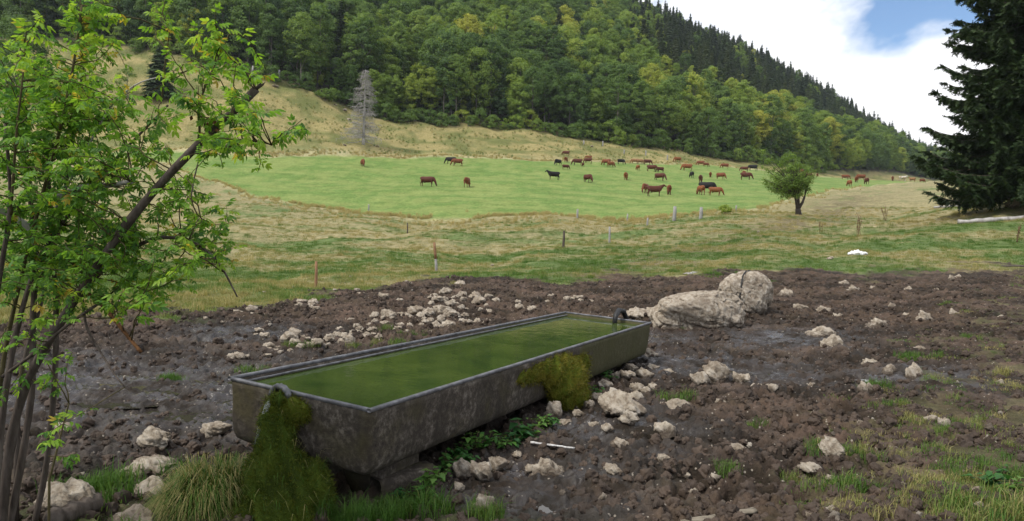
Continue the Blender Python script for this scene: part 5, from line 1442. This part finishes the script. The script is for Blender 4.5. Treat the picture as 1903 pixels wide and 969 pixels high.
# ------------------------------------------------------------------ leafy shrub beside the path
rs = np.random.default_rng(1234)
sb = np.array([-2.62, 3.5, -1.68]); sb[2] = ground(sb[0], sb[1])
sh = empty('shrub', sb); tag(sh, 'tall leafy green shrub with a broken bare branch beside the mud', 'shrub')
def spl(pts, n):
    """smooth curve through photo points with their own distances"""
    P = np.array([unproj(a, b, d) for a, b, d in pts]); t = np.r_[0, np.cumsum(np.linalg.norm(np.diff(P, axis=0), axis=1))]; t /= t[-1]
    u = np.linspace(0, 1, n); out_ = np.stack([np.interp(u, t, P[:, k]) for k in range(3)], 1)
    k5 = np.array([1, 2, 3, 2, 1]) / 9.0; sm = out_.copy()
    for k in range(3): sm[2:-2, k] = np.convolve(out_[:, k], k5, 'valid')
    return sm
# main stems: (px, py, distance) points, radius at base and tip in m
STEMS = [
 ([(2, 1000, 3.55), (12, 860, 3.55), (38, 730, 3.5), (85, 640, 3.45), (135, 565, 3.4), (175, 500, 3.35), (250, 395, 3.3), (350, 285, 3.25), (420, 222, 3.2), (476, 166, 3.18)], .05, .021, 'bark'),
 ([(60, 990, 3.75), (85, 880, 3.75), (100, 740, 3.72), (106, 610, 3.7), (100, 480, 3.7), (92, 360, 3.72), (84, 250, 3.75)], .036, .012, 'bark'),
 ([(15, 990, 3.6), (40, 860, 3.6), (62, 720, 3.62), (60, 590, 3.65), (70, 470, 3.66), (50, 330, 3.7), (45, 200, 3.72)], .04, .012, 'bark'),
 ([(-10, 960, 3.4), (-2, 820, 3.42), (20, 660, 3.45), (48, 545, 3.5), (80, 455, 3.55), (128, 400, 3.6), (190, 320, 3.62), (250, 260, 3.6), (312, 196, 3.55)], .04, .006, 'bark'),
 ([(30, 900, 3.8), (35, 700, 3.85), (95, 500, 3.85), (130, 300, 3.8), (152, 150, 3.78), (172, -5, 3.75)], .03, .007, 'bark'),
 ([(-20, 880, 3.6), (10, 640, 3.6), (60, 430, 3.55), (110, 250, 3.5), (138, 120, 3.5), (152, 10, 3.5)], .028, .006, 'shootbark'),
 ([(-40, 900, 3.3), (-25, 700, 3.3), (-5, 540, 3.3), (22, 380, 3.3), (10, 230, 3.3)], .035, .008, 'bark'),
 ([(128, 572, 3.4), (175, 515, 3.5), (245, 462, 3.55), (286, 440, 3.55), (355, 444, 3.5), (405, 482, 3.45), (425, 520, 3.42), (441, 552, 3.4)], .02, .004, 'bark'),
 ([(150, 540, 3.42), (185, 560, 3.38), (225, 610, 3.33), (262, 655, 3.3)], .014, .009, 'brokenwood'),
 ([(152, 548, 3.42), (160, 610, 3.4), (185, 652, 3.36), (215, 700, 3.3), (232, 720, 3.28)], .009, .004, 'bark'),
 ([(-15, 385, 3.45), (20, 400, 3.5), (58, 424, 3.55), (62, 470, 3.58)], .018, .024, 'deadwood'),
 ([(110, 365, 3.6), (155, 347, 3.5), (200, 345, 3.42), (244, 338, 3.36)], .02, .014, 'deadwood'),
 ([(365, 275, 3.24), (372, 245, 3.2), (368, 200, 3.18), (385, 150, 3.18), (410, 100, 3.2), (425, 65, 3.2)], .009, .003, 'shootbark'),
 ([(352, 284, 3.25), (390, 285, 3.2), (440, 268, 3.15), (480, 262, 3.12), (505, 270, 3.1)], .009, .003, 'bark'),
 ([(367, 272, 3.24), (369, 300, 3.22), (360, 335, 3.2), (355, 370, 3.18)], .005, .003, 'bark'),
 ([(100, 395, 3.6), (160, 280, 3.5), (205, 195, 3.45), (255, 152, 3.42), (340, 135, 3.4)], .008, .003, 'deadwood'),
 ([(300, 190, 3.5), (305, 130, 3.45), (315, 60, 3.42)], .006, .003, 'shootbark'),
 ([(20, 400, 3.3), (30, 250, 3.25), (45, 120, 3.25), (47, 70, 3.25)], .01, .003, 'shootbark'),
 ([(5, 700, 3.45), (60, 660, 3.4), (130, 600, 3.4), (190, 560, 3.38)], .012, .008, 'bark'),
 ([(90, 900, 3.3), (110, 820, 3.3), (128, 750, 3.28)], .008, .004, 'shootbark'),
]
# the crown's own sag-free skeleton keeps all stems rooted at the base
SK = []
for pts, r0, r1, m in STEMS:
    P = spl(pts, 26)
    if pts[0][1] > 850: P[0, 2] = min(P[0, 2], ground(P[0, 0], P[0, 1]) - .05)
    g = Geo(); rad = np.linspace(r0 * (.46 if r0 > .025 else .75), r1 * .85, 26) * (1 + .06 * rs.normal(size=26))
    g.tube(P - sb, rad, 9)
    if r1 > .018 and m == 'bark':           # splintered end of the broken branch
        for k in range(5):
            e = P[-1] + unit(P[-1] - P[-3] + rs.normal(size=3) * .02) * rs.uniform(.02, .06) + rs.normal(size=3) * .006
            g.tube(np.array([P[-1], e]) - sb, [.009, .002], 4)
    obj('stem' if r0 > .025 else 'branch', g.mesh('stem', M[m], True), sh)
    SK.append((P, rad))
allP = np.concatenate([p for p, r in SK]); 
LEAFPTS = []
def leaf_form(seed, pairs, L, lw):
    """a pinnate leaf: paired oval leaflets on a thin stalk, along +x"""
    rng = np.random.default_rng(seed); V, Qd = [], []
    def leaflet(b, d, l, w):
        sd = np.cross(d, [0, 0, 1]); sd = unit(sd); cu = np.array([0, 0, 1])
        k = len(V); tw_ = rng.normal() * .3; sd = sd * math.cos(tw_) + cu * math.sin(tw_)
        V.extend([b, b + d * l * .35 + sd * w - cu * .004, b + d * l * .35 + cu * -.009, b + d * l * .35 - sd * w - cu * .004, b + d * l * .75 + sd * w * .72 - cu * .012, b + d * l * .75 - sd * w * .72 - cu * .012, b + d * l - cu * .02])
        Qd.extend([(k, k + 1, k + 2, k + 2), (k, k + 2, k + 3, k + 3), (k + 1, k + 4, k + 6, k + 2), (k + 3, k + 2, k + 6, k + 5)])
    for i in range(pairs):
        x = L * (.3 + .6 * i / max(1, pairs - 1)) if pairs > 1 else L * .5
        zc = -.12 * x * x / L
        for s in (-1, 1):
            a = math.radians(58 + rng.normal() * 8)
            leaflet(np.array([x, 0, zc]), unit(np.array([math.cos(a), s * math.sin(a), rng.normal() * .12 - .1])), lw * rng.uniform(.85, 1.15), lw * .27)
    leaflet(np.array([L, 0, -.12 * L]), unit(np.array([1, 0, -.15])), lw * 1.15, lw * .3)
    V = np.array(V); tri = []
    for a, b, c_, d in Qd:
        tri.append((a, b, c_))
        if d != c_: tri.append((a, c_, d))
    k = len(V); V = np.concatenate([V, [[0, -.0012, 0], [0, .0012, 0], [L, 0, -.12 * L], [L * .5, 0, -.03 * L - .001]]]); tri += [(k, k + 1, k + 3), (k + 3, k + 1, k + 2)]
    return V, np.array(tri)
LF = [leaf_form(i, p_, l, w) for i, (p_, l, w) in enumerate(((2, .04, .028), (3, .057, .029), (3, .05, .025), (2, .045, .031), (3, .064, .031)))]
LFM = [mesh_np('leaf', v, q, M['shrubleaf']) for v, q in LF]
# leaf masses: centre (px, py), spread, distance, how many twigs
MASS = [(40, 330, 55, 60, 3.55, 20), (110, 250, 60, 60, 3.6, 22), (60, 200, 50, 50, 3.6, 11), (150, 330, 55, 60, 3.5, 20), (30, 440, 45, 55, 3.45, 16), (120, 440, 60, 50, 3.5, 20), (190, 430, 50, 50, 3.5, 13), (80, 520, 70, 35, 3.5, 16), (200, 300, 45, 55, 3.5, 10),
        (155, 120, 25, 60, 3.6, 11), (165, 40, 25, 40, 3.6, 9), (140, 190, 35, 40, 3.55, 10), (45, 110, 14, 40, 3.25, 5), (15, 270, 30, 60, 3.35, 9), (215, 210, 30, 40, 3.5, 5), (250, 390, 35, 40, 3.5, 8), (230, 480, 45, 30, 3.5, 9),
        (310, 60, 18, 22, 3.42, 5), (415, 90, 32, 24, 3.2, 8), (375, 175, 45, 35, 3.2, 13), (430, 200, 30, 30, 3.18, 7), (480, 262, 30, 28, 3.12, 10), (430, 285, 40, 22, 3.15, 9), (350, 215, 30, 35, 3.22, 7), (330, 120, 20, 30, 3.4, 3),
        (300, 400, 50, 30, 3.5, 12), (360, 440, 45, 35, 3.48, 12), (410, 470, 28, 26, 3.45, 9), (330, 490, 45, 30, 3.5, 9), (270, 530, 50, 30, 3.5, 9), (350, 370, 30, 20, 3.25, 5), (120, 560, 60, 25, 3.5, 8), (205, 555, 40, 25, 3.45, 5), (80, 800, 55, 60, 3.35, 5), (110, 700, 40, 50, 3.4, 4), (20, 620, 40, 50, 3.4, 6), (275, 300, 25, 40, 3.5, 5), (290, 220, 25, 25, 3.5, 4), (15, 160, 30, 40, 3.6, 5)]
gt = Geo()
for mx, my, sx_, sy_, dd, n in MASS:
    for i in range(int(n * (1.75 if mx < 235 and my < 580 else .95))):
        e = unproj(mx + rs.normal() * sx_ * .8, my + rs.normal() * sy_ * .8, dd + rs.normal() * .16)
        j = int(np.argmin(np.linalg.norm(allP - e, axis=1) + .25 * np.maximum(0, allP[:, 2] - e[2] - .1))); s0 = allP[j]
        L = np.linalg.norm(e - s0)
        if L > .75: e = s0 + (e - s0) * .75 / L; L = .75
        e2 = e + unit(e - s0 + np.array([0, 0, .12]) + rs.normal(size=3) * .2) * rs.uniform(.08, .2)
        tt = np.linspace(0, 1, 8)[:, None]
        P = (1 - tt) ** 2 * s0 + 2 * tt * (1 - tt) * (e + [0, 0, .05]) + tt ** 2 * e2 + rs.normal(size=(8, 3)) * .006 * np.sin(3.14 * tt)
        gt.tube(P - sb, np.linspace(.0035, .0013, 8), 4)
        nl = int(6 + np.linalg.norm(e2 - s0) * 12)
        for k in range(nl):
            u = min(1.0, .3 + .7 * (k + rs.uniform(0, .8)) / nl)
            b = np.array([np.interp(u, tt[:, 0], P[:, a]) for a in range(3)])
            yaw = rs.uniform(0, 6.283); pit = rs.normal() * .5 - .05; rol = rs.normal() * .55
            tnt = rs.normal(.45, .17) + (.13 if my < 140 else 0) - (.1 if 250 < my < 560 and mx < 200 else 0)
            if rs.uniform() < .012: tnt = .98
            LEAFPTS.append((b, (rol, pit, yaw), rs.uniform(.55, 1.0), int(rs.integers(0, 5)), float(np.clip(tnt, 0, 1))))
tw_o = obj('twigs', gt.mesh('twigs', M['shootbark']), sh); tw_o['kind'] = 'stuff'
# the largest-looking leaves one by one, the rest as one mass
LEAFPTS.sort(key=lambda l: np.linalg.norm(l[0]) / l[2])
for b, ro, s, k, tnt in LEAFPTS[:280]:
    o = obj('leaf', LFM[k], sh, b - sb, ro, (s,) * 3); o['tint'] = tnt
VV_, QQ_, TT_ = [], [], []; off = 0
groups = {}
for b, ro, s, k, tnt in LEAFPTS[280:]:
    v, q = LF[k]; R = np.array(Euler(ro).to_matrix()); gk = int(tnt * 4.99)
    groups.setdefault(gk, [[], [], 0]); G_ = groups[gk]
    G_[0].append((v * s) @ R.T + b - sb); G_[1].append(q + G_[2]); G_[2] += len(v)
for gk, (vs, qs, _) in groups.items():
    o = obj('foliage', mesh_np('foliage', np.concatenate(vs), np.concatenate(qs), M['shrubleaf']), sh); o['tint'] = (gk + .5) / 5; o['kind'] = 'stuff'
print('leaves', len(LEAFPTS))
# withered rust coloured leaf cluster on the broken branch
g = Geo(); c_ = unproj(388, 230, 3.2)
g.add(*leafq(c_ - sb + rs.normal(size=(60, 3)) * [.03, .02, .018], unit(rs.normal(size=(60, 3))), .022, rs))
o = obj('withered_leaves', g.mesh('withered_leaves', M['brokenwood']), sh); o['label'] = 'rust coloured withered leaf cluster'

# ------------------------------------------------------------------ air
def haze_b(nt, out):
    v = nt.nodes.new('ShaderNodeVolumePrincipled')
    v.inputs['Color'].default_value = (.86, .92, 1.0, 1)
    v.inputs['Density'].default_value = .00013
    v.inputs['Anisotropy'].default_value = .2
    nt.links.new(v.outputs[0], out.inputs['Volume'])
M['haze'] = mat('thin haze', haze_b)
zlo, zhi, R_ = float(GZ.min()) - 1.0, float(GZ.max()) + 40.0, 3300.0
HV = [(x_, y_, z_) for z_ in (zlo, zhi) for y_ in (-R_, R_) for x_ in (-R_, R_)]
o = obj('haze', mesh_np('haze', HV, [(0, 2, 3, 1), (4, 5, 7, 6), (0, 1, 5, 4), (2, 6, 7, 3), (0, 4, 6, 2), (1, 3, 7, 5)], M['haze']))
o['kind'] = 'stuff'; o['label'] = 'thin blue haze in the valley air'
